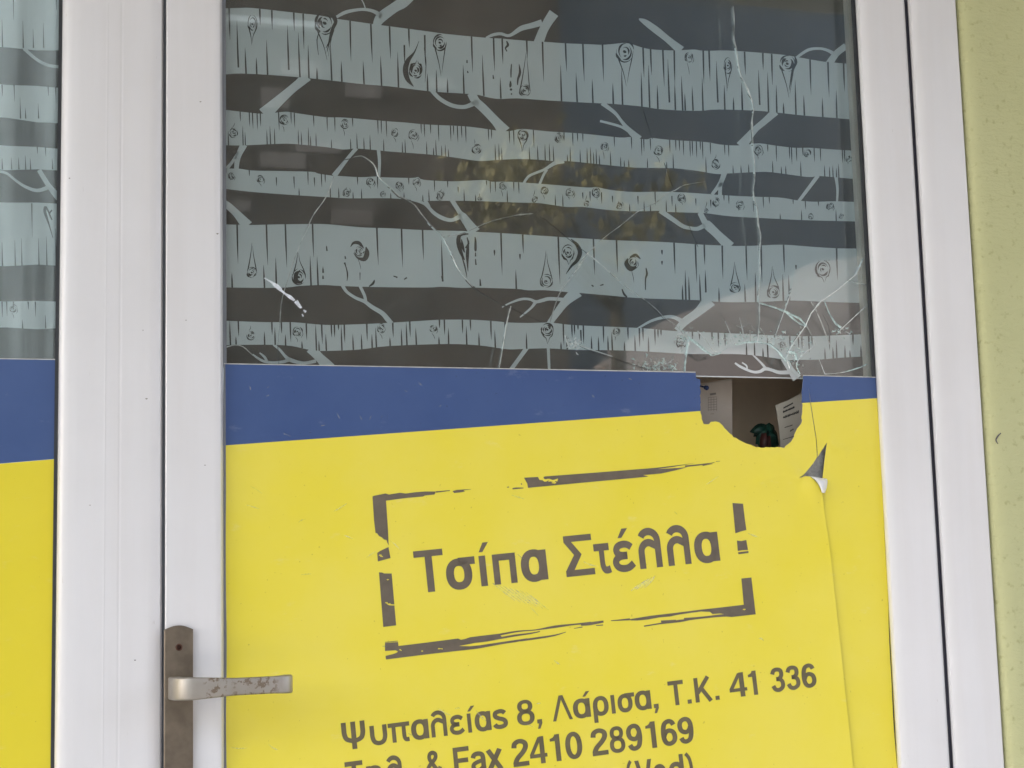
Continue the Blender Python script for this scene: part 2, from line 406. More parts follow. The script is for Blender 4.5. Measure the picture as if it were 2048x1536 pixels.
# ------------------------------------------------------------------ birch print sheets hanging behind the glass
SH = .022          # depth of the sheets behind the glass
trunks = [
 ([(440,17),(457,16.6),(480,16),(505,16),(586,25),(636,30.4),(664,36),(676,38),(745,48),(850,62),(893,68),(971,75.5),(1001,77),(1022,79),(1067,82.5),(1087,83.5),(1130,86.6),(1180,88.5),(1204,89.6),(1229,87.6),(1246,86),(1263,88),(1284,95),(1307,99),(1349,101),(1370,100),(1390,99),(1409,101.6),(1456,101),(1514,105),(1566,109.6),(1596,114.5),(1639,122),(1666,125),(1730,130)],
  [(440,149),(453,148.6),(480,147),(533,149.4),(603,155),(662,161),(727,168.5),(779,172.7),(860,182.6),(934,187.6),(953,189),(992,197.6),(1034,196.7),(1090,200.5),(1186,206),(1228,208),(1284,213),(1316,218),(1362,221),(1400,221.6),(1438,219),(1506,221),(1543,224),(1607,231),(1646,234),(1699,238.6),(1730,242)]),
 ([(440,218),(453,220),(516,227),(543,226),(564,224),(578,224),(614,229.5),(654,234.5),(686,235),(747,240),(780,243),(810,245),(853,249),(934,253),(994,261),(1020,262),(1045,258),(1098,263),(1163,267),(1239,275),(1259,274),(1282,278),(1296,278.4),(1304,276),(1339,279.7),(1410,284),(1440,289),(1473,291),(1495,289),(1519,286.7),(1549,291),(1588,295.5),(1619,295.5),(1652,298),(1712,301.6),(1735,303)],
  [(440,290),(453,290.5),(480,291),(495,290.5),(556,287.7),(589,288),(656,294.6),(686,299),(709,297),(722,297.6),(755,300.4),(779,303),(860,309),(909,315),(958,322),(992,320),(1042,318),(1085,320),(1110,322.5),(1140,322.5),(1213,330),(1268,335),(1326,336),(1354,337),(1396,342),(1433,348),(1455,347),(1506,344.4),(1543,344.4),(1614,354),(1637,352),(1672,354.7),(1715,358.5),(1735,360)]),
 ([(440,336),(453,337),(480,337.5),(503,341),(556,342),(623,343.6),(636,347),(662,351),(679,352),(722,354.4),(755,352.7),(763,354.4),(823,356),(836,354),(848,359.7),(906,362.7),(967,360),(984,363.5),(1019,363.5),(1082,367.7),(1173,375),(1193,374),(1221,380),(1268,384),(1317,383.4),(1352,384),(1410,387.6),(1441,390),(1506,393.4),(1559,395),(1596,401),(1629,403.4),(1669,402.5),(1712,404),(1735,405)],
  [(440,377),(453,378),(506,384),(586,390),(652,394),(696,396.7),(779,396.5),(825,400),(853,401.7),(936,401.7),(1034,405),(1075,406),(1099,409),(1135,414),(1166,414),(1223,420.5),(1276,422.8),(1316,421.6),(1339,424),(1396,425.6),(1417,427),(1466,433),(1549,437.4),(1612,440.4),(1715,443),(1735,443.5)]),
 ([(440,448.5),(453,449),(481,449.6),(505,450),(548,449),(619,448),(656,448.6),(722,454.6),(779,456.6),(843,460),(934,462.4),(959,464),(1016,467),(1090,472),(1136,475),(1218,480),(1296,482.8),(1352,485.6),(1405,489.4),(1445,491),(1470,492),(1508,491.4),(1566,489.4),(1621,493.4),(1674,496.7),(1719,497),(1740,497.5)],
  [(440,574.8),(453,574.8),(528,575.8),(576,574.8),(599,572),(646,570),(682,572),(749,574),(853,575),(883,573.6),(926,575.8),(946,575),(976,576),(1034,577.8),(1057,580.7),(1090,580.5),(1138,584.4),(1161,586),(1219,591),(1254,594.4),(1296,597),(1359,599),(1409,601),(1440,604),(1516,604),(1583,601),(1649,603.5),(1725,606),(1745,607)]),
 ([(440,641),(452,641.5),(490,643),(540,644.5),(586,644.5),(631,648.5),(664,650),(730,648),(777,645.7),(843,641.7),(883,639.5),(943,639.5),(992,642.5),(1017,645),(1060,646),(1093,645),(1110,646),(1153,650.5),(1278,656),(1347,662),(1422,665),(1505,668.5),(1562,671.5),(1617,672.4),(1663,671),(1740,668)],
  [(440,690.5),(453,690.5),(490,689.6),(546,689.6),(583,692),(611,698),(633,701.6),(664,701.6),(722,698.8),(778,692),(891,688),(956,690.5),(1003,697),(1022,698.8),(1050,697.8),(1097,696.7),(1153,700),(1226,700.5),(1295,703),(1378,708),(1461,708),(1505,710.4),(1553,716.8),(1575,720),(1603,719.7),(1640,719),(1682,715.4),(1740,712.5)]),
]
branches = [
 (0, [(822,-12,24),(805,5,23),(789,15,20),(762,35,21),(752,52,14)]), (0, [(668,37,5),(690,25,7),(712,20,6),(730,19,6),(748,23,7),(764,33,10)]),
 (0, [(721,-4,1.5),(727,6,2),(731,18,2.5)]), (0, [(1108,26,21),(1097,42,19),(1086,62,18),(1077,86,20)]),
 (0, [(972,76,4),(985,70,6),(1001,67.5,6),(1019,71,6),(1042,57,10),(1062,51.5,11),(1084,45,13)]),
 (0, [(1278,38,3),(1290,44,11),(1312,60,14),(1337,80,13),(1362,101,18)]), (0, [(1592,116,5),(1616,100,6),(1639,97,5),(1656,101,6),(1668,108,8)]),
 (0, [(1658,128,15),(1672,108,13),(1685,97,13),(1692,92,13)]),
 (1, [(614,152,22),(600,165,18),(583,179,17),(556,203,21),(528,229,28)]), (0, [(862,179,8),(879,197,8),(903,210.5,8),(926,214,8),(942,209.5,9),(955,202,12)]),
 (0, [(943,186,18),(951,202,17),(967,217,17),(992,243,18),(1009,264,26)]), (1, [(1204,206,9),(1229,225,7),(1242,241,6),(1253,255,9),(1264,266,12),(1278,279,16)]),
 (1, [(1200,242,4.5),(1224,248,5),(1243,254,5),(1258,263,6)]), (1, [(1551,223,16),(1530,242,13),(1508,261,13),(1482,293,22)]),
 (2, [(488,289,14),(476,314,11),(472.5,340,9)]), (2, [(477,304,5),(465,323,6),(454,337,7)]), (2, [(713,296,8),(692,321,7),(668,352,11)]),
 (2, [(757,299,7),(759,324,6),(758,356,5)]), (2, [(1046,369,5),(1057,353,5),(1075,344.5,5),(1090,338.5,5.5),(1110,326,8),(1128,321,11)]),
 (2, [(1079,369,5),(1087,350,5),(1094,339,5)]), (2, [(1449,345,11),(1441,366,9),(1424,389,6)]), (2, [(1446,357,8),(1441,372,7),(1440,391,8)]),
 (2, [(1636,351,8),(1619,374,7),(1597,403,6)]), (2, [(1672,353,7),(1675,379,5),(1674,404,4)]),
 (3, [(447,405,13),(458,413,14),(473,427,15),(495,452,23)]), (3, [(822,399,4),(849,407.5,6),(868,426,7),(886,436.5,8),(904,440,7),(923,431,11)]),
 (3, [(904,400,9),(919,424,9),(926,433,15),(940,452,19),(949,465,25)]), (3, [(850,400,7),(859,414,5)]),
 (3, [(1320,421,10),(1346,439,9),(1365,452,8),(1379,456,7),(1395,457.5,8),(1410,450,9)]), (3, [(1400,425,11),(1409,443,12),(1415,450,18),(1436,470,17),(1460,494,22)]),
 (4, [(685,571,7),(694,584,6),(712,596,6),(729,603,7),(744,614,8),(764,626,9),(774,637,10),(783,648,10)]), (4, [(720,572,6),(729,591,6),(731.5,604,6)]),
 (4, [(1004,614.5,2.5),(1019,606.5,3.5),(1042,598.5,5),(1059,598.5,5),(1072,603.5,6),(1084,601,7),(1099,597.5,7),(1126,599,7)]), (4, [(1071,604,7),(1064,614,5),(1053,624,4),(1040,634.5,2.5)]),
 (4, [(1155,582,26),(1131.5,603,17),(1115,624,14),(1098,648,11)]), (4, [(1274,658,4),(1301,642.5,5),(1326,635,6),(1346,634,7),(1367,644,9)]),
 (4, [(1420,600,28),(1396,624,17),(1370,643,16),(1354,661,13)]),
 (5, [(547,689,5),(560,700,5),(571,713,6),(581,720,8),(606,726,6),(632,722,7)]), (5, [(621,696,21),(638,714,18),(656,733,23),(668,748,24)]),
 (5, [(505,709,3.5),(526,722,5),(546,725,5),(566,723.5,6),(580,719,7)]), (5, [(519,705.5,2.5),(529,714,5),(534,723,5)]),
 (5, [(1054,695,9),(1039,716,8),(1022,739,8)]), (5, [(1096.5,695,6),(1098.5,742,5)]),
 (5, [(1470,726,3.5),(1483,734.5,5),(1505,743.5,5),(1520,743,6),(1530,737.5,7),(1543,740,6),(1558,744.7,7),(1578,744.5,8)]),
 (5, [(1506,710,3),(1521,724.5,4),(1531,736,5)]), (5, [(1484,725,2.5),(1493,731.5,3),(1494,738,3)]), (5, [(1568,716,14),(1581,739,13),(1594,757,19)]),
]
ticks1 = [(459,17,80),(475,40,135),(491,95,149),(513,115,150),(520,17,50),(534,80,150),(544,20,60),(576,50,140),(588,25,62),(598,65,155),(607,28,98),(617,90,155),(634,135,160),(662,88,161),(683,122,164),(701,42,123),(727,122,168),(743,50,125),(762,112,173),(780,52,118),(796,104,175),(809,90,130),(818,57,95),(850,70,130),(855,147,183),(873,140,184),(895,157,185),(927,130,187),(944,73,145),(966,110,192),(988,78,142),(1001,155,197),(1005,78,128),(1054,83,117),(1086,84,163),(1122,130,202),(1132,87,143),(1153,145,204),(1167,88,163),(1185,158,206),(1206,90,162),(1226,166,208),(1244,136,207),(1283,145,213),(1287,97,155),(1298,130,212),(1302,99,150),(1315,170,218),(1327,102,173),(1337,118,205),(1349,102,170),(1350,165,220),(1364,152,221),(1370,187,221),(1385,172,221),(1405,155,221),(1407,103,168),(1419,104,162),(1434,122,205),(1449,170,220),(1467,195,220),(1484,165,221),(1490,105,150),(1518,140,210),(1526,106,140),(1536,145,222),(1544,108,170),(1553,170,225),(1567,205,226),(1591,160,228),(1608,190,231),(1621,120,190),(1645,195,234),(1657,124,195),(1673,180,237),(1688,126,183),(1700,130,190)]
ticks4 = [(464,545,574),(475,450,527),(528,530,576),(534,450,530),(552,515,572),(572,449,535),(626,449,515),(621,512,571),(635,513,570),(646,533,546),(646,550,558),(755,456,530),(804,459,535),(846,461,520),(884,480,563),(1003,467,550),(1032,540,578),(1046,470,507),(989,500,512),(1040,508,520),(1118,475,568),(1188,480,550),(1234,482,545),(1324,500,510),(1324,522,530),(1349,487,548),(1371,540,598),(1378,553,598),(1365,570,598),(1392,489,565),(1400,548,600),(1409,490,530),(1411,540,585),(1445,492,558),(1438,575,602),(1493,492,560),(1490,568,603),(1511,545,603),(1523,492,565),(1568,490,545),(1566,548,603),(1578,550,603),(1674,497,560),(1592,530,540)]
ticks5 = [(460,648,684),(472,673,690),(477,642,673),(529,663,690),(544,644,670),(550,655,687),(563,644,667),(571,669,691),(581,648,684),(604,682,697),(613,646,680),(632,648,695),(638,681,700),(644,650,688),(652,668,701),(663,650,675),(669,650,675),(677,650,660),(683,656,695),(689,650,686),(706,668,700),(723,668,699),(734,648,682),(744,668,696),(752,655,696),(780,674,693),(786,645,675),(803,657,692),(813,650,686),(820,647,674),(832,656,690),(879,640,656),(878,673,688),(889,640,670),(897,656,687),(925,640,667),(933,652,688),(941,640,662),(958,665,690),(982,641,680),(990,660,693),(1010,643,660),(1053,665,697),(1127,649,690),(1122,684,699),(1134,672,699),(1144,651,676),(1149,651,670),(1156,652,660),(1162,660,688),(1167,652,688),(1183,672,700),(1197,673,700),(1207,653,686),(1216,672,701),(1224,664,702),(1249,683,703),(1256,656,680),(1270,670,703),(1279,660,694),(1286,659,682),(1297,673,704),(1310,660,690),(1316,660,676),(1322,661,672),(1385,664,680),(1399,665,680),(1424,667,682),(1437,672,695),(1450,668,692),(1493,684,709),(1509,680,710),(1526,696,712),(1535,672,714),(1580,672,700),(1597,673,696),(1604,674,698),(1618,676,705),(1624,672,690),(1650,695,719),(1659,674,700),(1666,694,717),(1673,680,716),(1690,690,715),(1700,700,715),(1706,671,690),(1722,690,713)]
knots = {0: [(505,48,11,90,70),(650,46,19,120,50),(880,85,13,152,0),(832,141,13,120,1),(1050,181,11,105,2),(1250,103,17,172,0),(1378,115,8,155,0),(1456,131,10,182,70),(1575,127,15,195,50)],
 1: [(467,266,8,242,2),(569,240,9,268,0),(690,248,8,276,0),(790,265,7,288,0),(827,270,9,303,0),(953,298,9,275,1),(1046,270,10,304,0),(1118,276,8,282,0),(1209,293,7,322,0),(1317,301,9,330,0),(1432,328,8,306,1),(1517,300,8,322,0),(1615,306,7,315,0),(1698,318,6,330,0)],
 2: [(463,352,6,362,0),(521,358,7,376,0),(693,386,7,372,1),(741,363,8,380,0),(766,389,5,380,1),(799,371,7,386,0),(833,364,7,385,0),(880,392,7,376,1),(960,397,4,385,1),(1005,372,6,397,0),(1069,399,5,377,1),(1089,381,7,402,0),(1140,385,8,402,0),(1173,407,5,388,1),(1193,385,8,402,0),(1239,412,6,400,1),(1363,396,7,412,0),(1413,421,4,400,1),(1432,404,7,418,0),(1480,410,7,424,0),(1622,433,5,425,1),(1660,412,7,420,0),(1682,433,4,425,1)],
 3: [(504,545,10,486,1),(598,554,13,500,1),(719,502,9,545,0),(1093,562,12,502,1),(1136,505,12,530,0),(1266,524,9,572,0),(1470,575,10,524,1),(1547,584,12,532,1),(1646,538,14,565,0)],
 4: [(502,671,8,648,1),(595,663,9,688,0),(763,657,8,682,0),(867,657,7,682,0),(1095,659,12,688,0),(1233,663,7,684,0),(1363,684,10,695,0),(1565,690,6,705,0)]}
def draw_knot(p, x, y, r, ty, kind, rng):
    """concentric swirls with a drop-shaped tail that runs to height ty"""
    sgn = 1 if ty > y else -1
    a0 = rng.uniform(0, 6.28); asp = rng.uniform(1.0, 1.25) if kind != 70 else 1.6
    rx = r / (1.0 if kind != 70 else 1.25)
    for ri, (q, wf) in enumerate(((1.0, .26), (.70, .34), (.40, .26))):
        s0 = a0; left = 6.0 if ri < 2 else 4.2
        while left > .6:
            ln = min(left, rng.uniform(1.3, 3.4)); m = 10
            wmax = r * wf * rng.uniform(.55, 1.35); peak = rng.uniform(.25, .75); wob = rng.uniform(-.10, .10)
            def wid(t):
                u = t / peak if t < peak else (1 - t) / (1 - peak)
                return max(.45, wmax * u ** .8)
            p.stroke([(x + rx * (q + wob * i / m) * math.cos(s0 + ln * i / m), y + r * asp * (q + wob * i / m) * math.sin(s0 + ln * i / m), wid(i / m)) for i in range(m + 1)], 0)
            g_ = rng.uniform(.15, .7); s0 += ln + g_; left -= ln + g_
        a0 += rng.uniform(1, 2.5)
    p.stroke([(x - r*.20, y - r*.12, r*.12), (x - r*.05, y + r*.02, r*.34), (x + r*.16, y + r*.10, r*.14)], 3)
    p.stroke([(x - rx*1.05, y + r*.2, r*.1), (x - rx*.88, y + r*.62, r*.30), (x - rx*.5, y + r*.95, r*.1)], 3)
    L = ty - y; lean = rng.uniform(-.12, .12) * r * 2
    if r > 9: p.stroke([(x - rx * .98, y + sgn * r * .25, .6), (x - rx * .72, y + sgn * r * 1.0, 2.3), (x - rx * .25 + lean * .5, y + L * .62, 1.5), (x + lean, ty, .6)], 4)
    else:
        p.stroke([(x - rx * .5, y + sgn * r * 1.25, .5), (x - rx * .1 + lean, y + L * .6, 1.1), (x + lean * 2, y + L * .85, .5)], 3)
        if rng.random() < .5: p.stroke([(x + rx * 1.1, y, .5), (x + rx * 1.2, y + sgn * r * .7, 1.1), (x + rx * .8, y + sgn * r * 1.4, .5)], 3)
        return
    p.stroke([(x + rx * .98, y - sgn * r * .1, .6), (x + rx * .78, y + sgn * r * .95, 1.4 if r < 9 else 2.0), (x + rx * .33 + lean, y + L * .58, 1.3), (x + lean + rx * .12, y + L * .9, .5)], 4)
    if kind == 50:
        p.stroke([(x + rx*.9, y - r*1.1, .8), (x + rx*1.15, y - r*.2, r*.35), (x + rx*.7, y + r*.9, r*.32), (x + rx*.2, y + L*.8, .7)], 4)

sheet = empty('birch_sheet', )
tag(sheet, 'dark sheet printed with pale birch trunks hanging behind the broken door glass', 'printed sheet', 'birch print sheets behind the glass')
film('sheet', M['dark_print'], [(400, -420), (1679, -420), (1732, 760.2), (400, 734.2)], SH, sheet, .0008)
pr = Print(SH - .00012); pr.stroke([(440, 733.6, 2.2), (1727, 759.0, 2.2)], 0); pr.build('hem', M['trunk'], sheet)
rng = random.Random(11)
trunk_objs = []
for ti, (top, bot) in enumerate(trunks):
    p = Print(SH - .00010)
    st, sb = spline(top, 3), spline(bot, 3)
    # columns between the two edges
    xs = sorted({round(a[0], 1) for a in st} | {round(a[0], 1) for a in sb}); lim = 1697 + .0455 * (top[-1][1] + bot[-1][1]) / 2
    xs = [x for x in xs if 440 <= x < lim - 1] + [lim]
    v = []; f = []
    for i, x in enumerate(xs):
        v += [p.pt((x, sample(st, x))), p.pt((x, sample(sb, x)))]
        if i: f.append((2*i - 2, 2*i, 2*i + 1, 2*i - 1))
    p.v, p.f = v, f
    t_o = p.build('printed_trunk', M['trunk'], sheet); trunk_objs.append(t_o)
    q = Print(SH - .00018)
    if ti == 0: tk = ticks1
    elif ti == 3: tk = ticks4
    elif ti == 4: tk = ticks5
    else:
        tk = []; x = 452
        while x < lim - 4:
            a, b = sample(top, x), sample(bot, x); h = b - a
            near = any(abs(x - k[0]) < k[2] + 2 for k in knots[ti])
            r_ = rng.random()
            if not near and r_ < (.85 if ti == 1 else .7):
                if rng.random() < .5: tk.append((x, a, a + h * rng.uniform(.22, .62)))
                else: tk.append((x, b - h * rng.uniform(.22, .6), b))
                if ti == 2 and rng.random() < .3: tk[-1] = (x, a + h * rng.uniform(.15, .3), a + h * rng.uniform(.5, .75))
            x += rng.uniform(4, 10) if ti == 1 else rng.uniform(7, 17)
    for (x, a, b) in tk:
        if x > lim - 3: continue
        wd = 3.0 if ti in (0, 3) else (2.8 if ti == 4 else 2.0)
        ta, tb = sample(top, x), sample(bot, x)
        if abs(a - ta) < 7: a = ta
        if abs(b - tb) < 7: b = tb
        hang = (a - ta) < (tb - b)
        ww = [wd * 1.1, wd, .4] if hang else [.4, wd, wd * 1.1]
        dx = (b - a) * rng.uniform(.03, .06)
        q.stroke([(x - dx * .3, a, ww[0]), (x, (a + b) / 2, ww[1]), (x + dx * .4, b, ww[2])], 2)
    for kn in knots[ti]: draw_knot(q, *kn, rng)
    for pts in {0: [[(838,82,.8),(829,104,3),(816,121,9),(811,139,11),(815,158,9),(827,173,1.2)], [(848,95,.8),(852,125,1.6),(850,165,.6)], [(640,60,1),(634,80,2),(637,110,.8)], [(668,60,2),(660,80,3),(652,96,1)]],
                3: [[(1142,478,1.5),(1154,490,7),(1160,505,9),(1154,521,7),(1143,532,4.5),(1132,548,.8)], [(701,494,1),(707,486,5),(718,486,7),(727,496,2)], [(732,494,2),(734,506,10),(729,518,9),(716,516,4),(707,506,1)],
                    [(1256,517,2),(1253,527,9),(1261,538,9),(1273,534,4)], [(1260,515,3),(1271,510,6),(1281,518,1.5)], [(600,540,1),(592,551,8),(593,562,9),(604,566,3)]]}.get(ti, []):
        q.stroke(pts, 4)
    if ti == 0:
        for pts in ([(1013,82,2),(1016,90,5),(1011,96,3),(1014,103,2)], [(1023,128,2),(1022,142,3),(1022,155,2)], [(1021,162,2),(1021,170,5),(1020,175,2)],
                    [(1038,128,1),(1040,145,5),(1036,158,4),(1035,170,2)], [(986,150,2),(987,158,3)], [(934,120,2),(934,126,3)], [(935,142,2),(936,146,3)]):
            q.stroke(pts, 3)
        for x, y, r in ((1022, 179, 2.6), (1023, 188, 1.8)): q.poly([(x + r*math.cos(k*1.05), y + r*math.sin(k*1.05)) for k in range(6)])
    if ti == 3:
        for pts in ([(937,468,2),(920,470,7),(917,485,9),(922,505,7),(929,520,2)], [(934,475,2),(937,487,4),(931,496,3)], [(923,478,1),(925,492,6),(929,505,2)], [(937,485,2),(935,505,7),(935,525,4),(936,543,1)],
                    [(921,506,1),(929,530,3),(934,555,1)], [(950,474,2),(951,482,4),(951,498,5),(951,503,2)], [(951,505,2),(951,513,3)], [(951,518,2),(952,530,3)], [(960,558,2),(961,572,4)],
                    [(690,512,2),(691,518,3)], [(689,525,4),(692,534,2),(695,548,3),(694,562,1)], [(749,560,2),(746,567,5),(738,573,2)], [(653,492,2),(654,502,3)], [(787,552,2),(795,555,3)], [(808,559,2),(814,555,3)], [(884,552,4),(886,563,3)],
                    [(944,572,2),(950,575,3)], [(1244,578,2),(1248,588,4),(1254,594,3)], [(1183,570,2),(1187,573,3)], [(1200,571,2),(1207,569,3)], [(1292,536,2),(1294,548,4),(1291,558,3),(1291,580,2)], [(720,545,2),(720,560,1)]):
            q.stroke(pts, 3)
    q.build('bark_marks', M['bark'], t_o)['kind'] = 'stuff'
for ti, b in branches:
    p = Print(SH - .00014); p.stroke(b, 5)
    p.build('printed_branch', M['trunk'], sheet)

# sheet behind the fixed window
sheet2 = empty('birch_sheet')
tag(sheet2, 'birch print sheet behind the narrow glass at the left edge', 'printed sheet', 'birch print sheets behind the glass')
film('sheet', M['dark_print'], [(-2400, -700), (200, -420), (200, 733), (-2400, 690)], SH, sheet2, .0008)
for a0, a1, b0, b1 in ((-20, -20, 95, 101), (168, 175, 236, 246), (290, 297, 338, 341), (404, 407, 531, 531), (602, 603, 656, 657)):
    p = Print(SH - .0001)
    n = 8; v = []; f = []
    for i in range(n + 1):
        x = -300 + 500 * i / n; t = (x - 0) / 112
        v += [p.pt((x, a0 + (a1 - a0) * t + 1.5 * math.sin(x * .05))), p.pt((x, b0 + (b1 - b0) * t + 2 * math.sin(x * .04 + a0)))]
        if i: f.append((2*i - 2, 2*i, 2*i + 1, 2*i - 1))
    p.v, p.f = v, f
    t_o = p.build('printed_trunk', M['trunk'], sheet2)
    q = Print(SH - .00018)
    x = 4
    while x < 112:
        h = b0 - a0
        if rng.random() < .5: q.stroke([(x, a0 + h*.02, 2.6), (x + 1, a0 + h * rng.uniform(.3, .6), .5)], 0)
        else: q.stroke([(x, b0 - h * rng.uniform(.3, .6), .5), (x + 1, b0 + 1, 2.6)], 0)
        x += rng.uniform(9, 26)
    if a0 == 404:
        q.stroke([(104, 440, 2), (92, 414, 4), (90, 424, 6), (97, 446, 3), (106, 476, 1)], 4); q.stroke([(104, 420, 3), (99, 428, 3), (104, 440, 2)], 4)
    if a0 == 602: draw_knot(q, 27, 617, 7, 640, 0, rng)
    q.build('bark_marks', M['bark'], t_o)['kind'] = 'stuff'
for b in ([(48, 97, 7), (72, 118, 6), (95, 130, 6), (120, 134, 6)], [(-10, 342, 6), (12, 346, 5), (33, 362, 5), (52, 374, 6), (75, 381, 7), (98, 374, 8)], [(78, 340, 9), (98, 372, 10), (118, 396, 14)]):
    p = Print(SH - .00014); p.stroke(b, 5); p.build('printed_branch', M['trunk'], sheet2)

# ------------------------------------------------------------------ the door
door = empty('glazed_door')
tag(door, 'white glazed door with shattered pane, yellow lettered film and lever handle', 'door')
XL0, XL1 = 330.5, 446
stile_l = prof([(XL0, .02), (XL0, -.0135), (XL0 + 1, -.0158), (XL0 + 3, -.0168), (400, -.0168), (428, -.0168), (436, -.0164), (441, -.0150), (444.5, -.011), (446, -.003), (446.3, .004)])
prism('stile', stile_l, .012, Z_TOP - .004, M['frame'], door)
stile_r = prof([(1752.6, .004), (1752.8, -.002), (1753.6, -.0055), (1756, -.0088), (1760, -.0115), (1767, -.0138), (1778, -.0152), (1792, -.0158), (1815, -.0160), (1848, -.0160), (1852, -.0152), (1854, -.013), (1854.4, .02)])
prism('stile', stile_r, .012, Z_TOP - .004, M['frame'], door)
xa, xb = XF(446.3), XF(1752.6)
boxobj('rail', M['frame'], xa, xb, -.0160, .03, .012, .16, door)
boxobj('rail', M['frame'], xa, xb, -.0160, .03, Z_TOP - .11, Z_TOP - .004, door)
prism('gasket', [(XF(446.4, -.002), -.0022), (XF(453, -.001), -.0012), (XF(453.5, 0), -.0001), (XF(446.4, 0), -.0001)], .16, Z_TOP - .11, M['grey_rubber'], door)
prism('gasket', [(XF(1744.5, -.001), -.0004), (XF(1746, -.001), -.0012), (XF(1752.3, -.002), -.0016), (XF(1752.5, 0), -.0001), (XF(1744.5, 0), -.0001)], .16, Z_TOP - .11, M['rubber'], door)

boxobj('inner_bead', M['cream'], XF(1736, .012), XF(1760, .008) + .02, .012, .05, .16, Z_TOP - .11, door)
# --- broken glass: the pane is cut along the crack lines into shards
hole_vinyl = [(1380,745),(1391.4,746),(1392,756.5),(1401,759),(1400.3,778),(1400.8,800),(1401,821),(1403,838),(1407.3,848),(1418,848.5),(1422,843.5),(1430.8,842.6),(1438.4,844.7),(1446,851.7),(1453.6,860.6),(1466.3,874.6),(1476.5,879),(1487,884.5),(1496.8,888.5),(1505,891),(1510.8,894),(1535,894.6),(1562.8,895),(1569,896),(1570.4,892.3),(1576,888.5),(1581.9,883.5),(1588,874.6),(1590.7,864.4),(1594.6,856.8),(1602,848),(1604.7,840.3),(1602.8,837),(1604.7,822.5),(1603.4,782),(1606.6,751.4)]
hole_glass = [(1369,748),(1373,700),(1376,678),(1384,681),(1390,685),(1398,692),(1409,701),(1424,711),(1433,708),(1442,705),(1456,696),(1470,690),(1478,687),(1490,684.5),(1502,684),(1515,682.5),(1526,684),(1540,689),(1549,694),(1556,701),(1565,711),(1572,722),(1580,734),(1594,751),
              (1608,760),(1608,850),(1598,872),(1590,888),(1572,900),(1510,898),(1470,884),(1436,852),(1410,854),(1398,830),(1398,764),(1385,750)]
_rh = random.Random(77); _hv = []
for a_, b_ in zip(hole_vinyl, hole_vinyl[1:]):
    m_ = max(1, int(math.hypot(a_[0]-b_[0], a_[1]-b_[1]) / 4)); j_ = .0 if a_[1] < 747 else .55
    _hv += [a_] + [(a_[0] + (b_[0]-a_[0]) * i / m_ + _rh.gauss(0, j_), a_[1] + (b_[1]-a_[1]) * i / m_ + _rh.gauss(0, j_)) for i in range(1, m_)]
hole_vinyl = _hv + [hole_vinyl[-1]]
C = {}
C['b'] = [[(1519,606,4),(1519,640,3),(1515,683,4)],[(1450,642,2),(1460,665,3),(1471,690,3.5)],[(1479,635,3),(1485,660,4),(1489,684,3)],[(1583,580,1.5),(1575,606,4),(1565,632,3),(1552,668,2.5),(1549,694,2)],[(1728,518,1.5),(1713,548,2.5),(1675,580,4),(1640,605,5),(1622,627,4),(1611,652,4),(1590,682,4),(1578,702,4),(1572,722,2)],[(1750,598,2),(1735,610,3),(1718,625,4),(1700,642,3),(1686,655,3),(1676,665,3)],[(1632,690,1.5),(1610,706,3),(1598,718,3),(1594,725,2)],[(1174,507,5),(1190,519,4),(1220,545,2.5)],[(1130,670,3),(1134,682,5),(1140,697,3),(1146,692,2)],[(1150,682,5),(1160,690,3.5),(1180,698,3),(1200,705,3),(1225,713,2.5)],[(1574,718,3),(1578,730,6),(1580,738,3)],[(1638,718,1.5),(1650,748,3),(1668,747,2),(1690,744,2.5),(1712,738,1)],[(1395,662,3),(1412,680,3),(1426,702,3),(1441,706,3)],[(1355,668,3),(1363,668,4),(1372,672,5),(1378,679,4)]]
C['m'] = [[(1466,12,2.5),(1468,35,4),(1469,52,2),(1468,62,3),(1468,80,5),(1473,100,5),(1480,145,6),(1496,180,6),(1505,205,4.5),(1507,222,4),(1504,245,6),(1506,290,4),(1509,330,4),(1510,355,3.5),(1507,380,5),(1509,400,6),(1515,420,5),(1517,450,6),(1521,470,4),(1520,500,5),(1520,560,5),(1518,590,4),(1519,606,5)],[(1022,612,4),(1013,650,4.5),(1007,690,4),(998,737,3.5)],[(668,352,4),(652,394,3.5),(630,425,3.5),(618,448,3.5),(602,485,3),(588,520,3.5),(575,560,3.5),(565,595,3),(561,625,3),(560,646,2)],[(706,315,1.5),(714,312.5,3),(725,312.5,3.5),(742,323,4.5),(752,336,5),(757,352,5),(766,362,3),(775,370,3),(798,392,3)],[(1410,363,1),(1370,370,2.5),(1351,380,4),(1330,390,3.5),(1312,405,3),(1276,423,3),(1245,448,3),(1205,478,3.5),(1183,500,3.5),(1174,507,4)],[(453,694,3),(470,690,3.5),(487,694,3),(505,710,3),(520,720,2)]]
C['c'] = [[(1519,606,3),(1540,612,5),(1569,622,5),(1600,637,6),(1613,652,6)], [(1373,672,4),(1390,684,6),(1409,700,6),(1424,711,4)], [(1377,678,4),(1373,705,6),(1370,730,4),(1369,748,3)], [(1569,622,3),(1585,636,5),(1600,648,4),(1611,652,4)],
 [(1649,603,2),(1660,630,4),(1672,648,5),(1682,655,7)], [(1424,711,4),(1436,708,5),(1442,705,3)], [(1470,690,3),(1490,685,4),(1515,683,5),(1540,689,6),(1556,701,6),(1572,722,5)], [(1594,725,5),(1594,735,4),(1600,748,3)], [(1578,702,5),(1590,706,6),(1594,720,6)], [(1690,744,3),(1720,735,4),(1735,728,2)]]
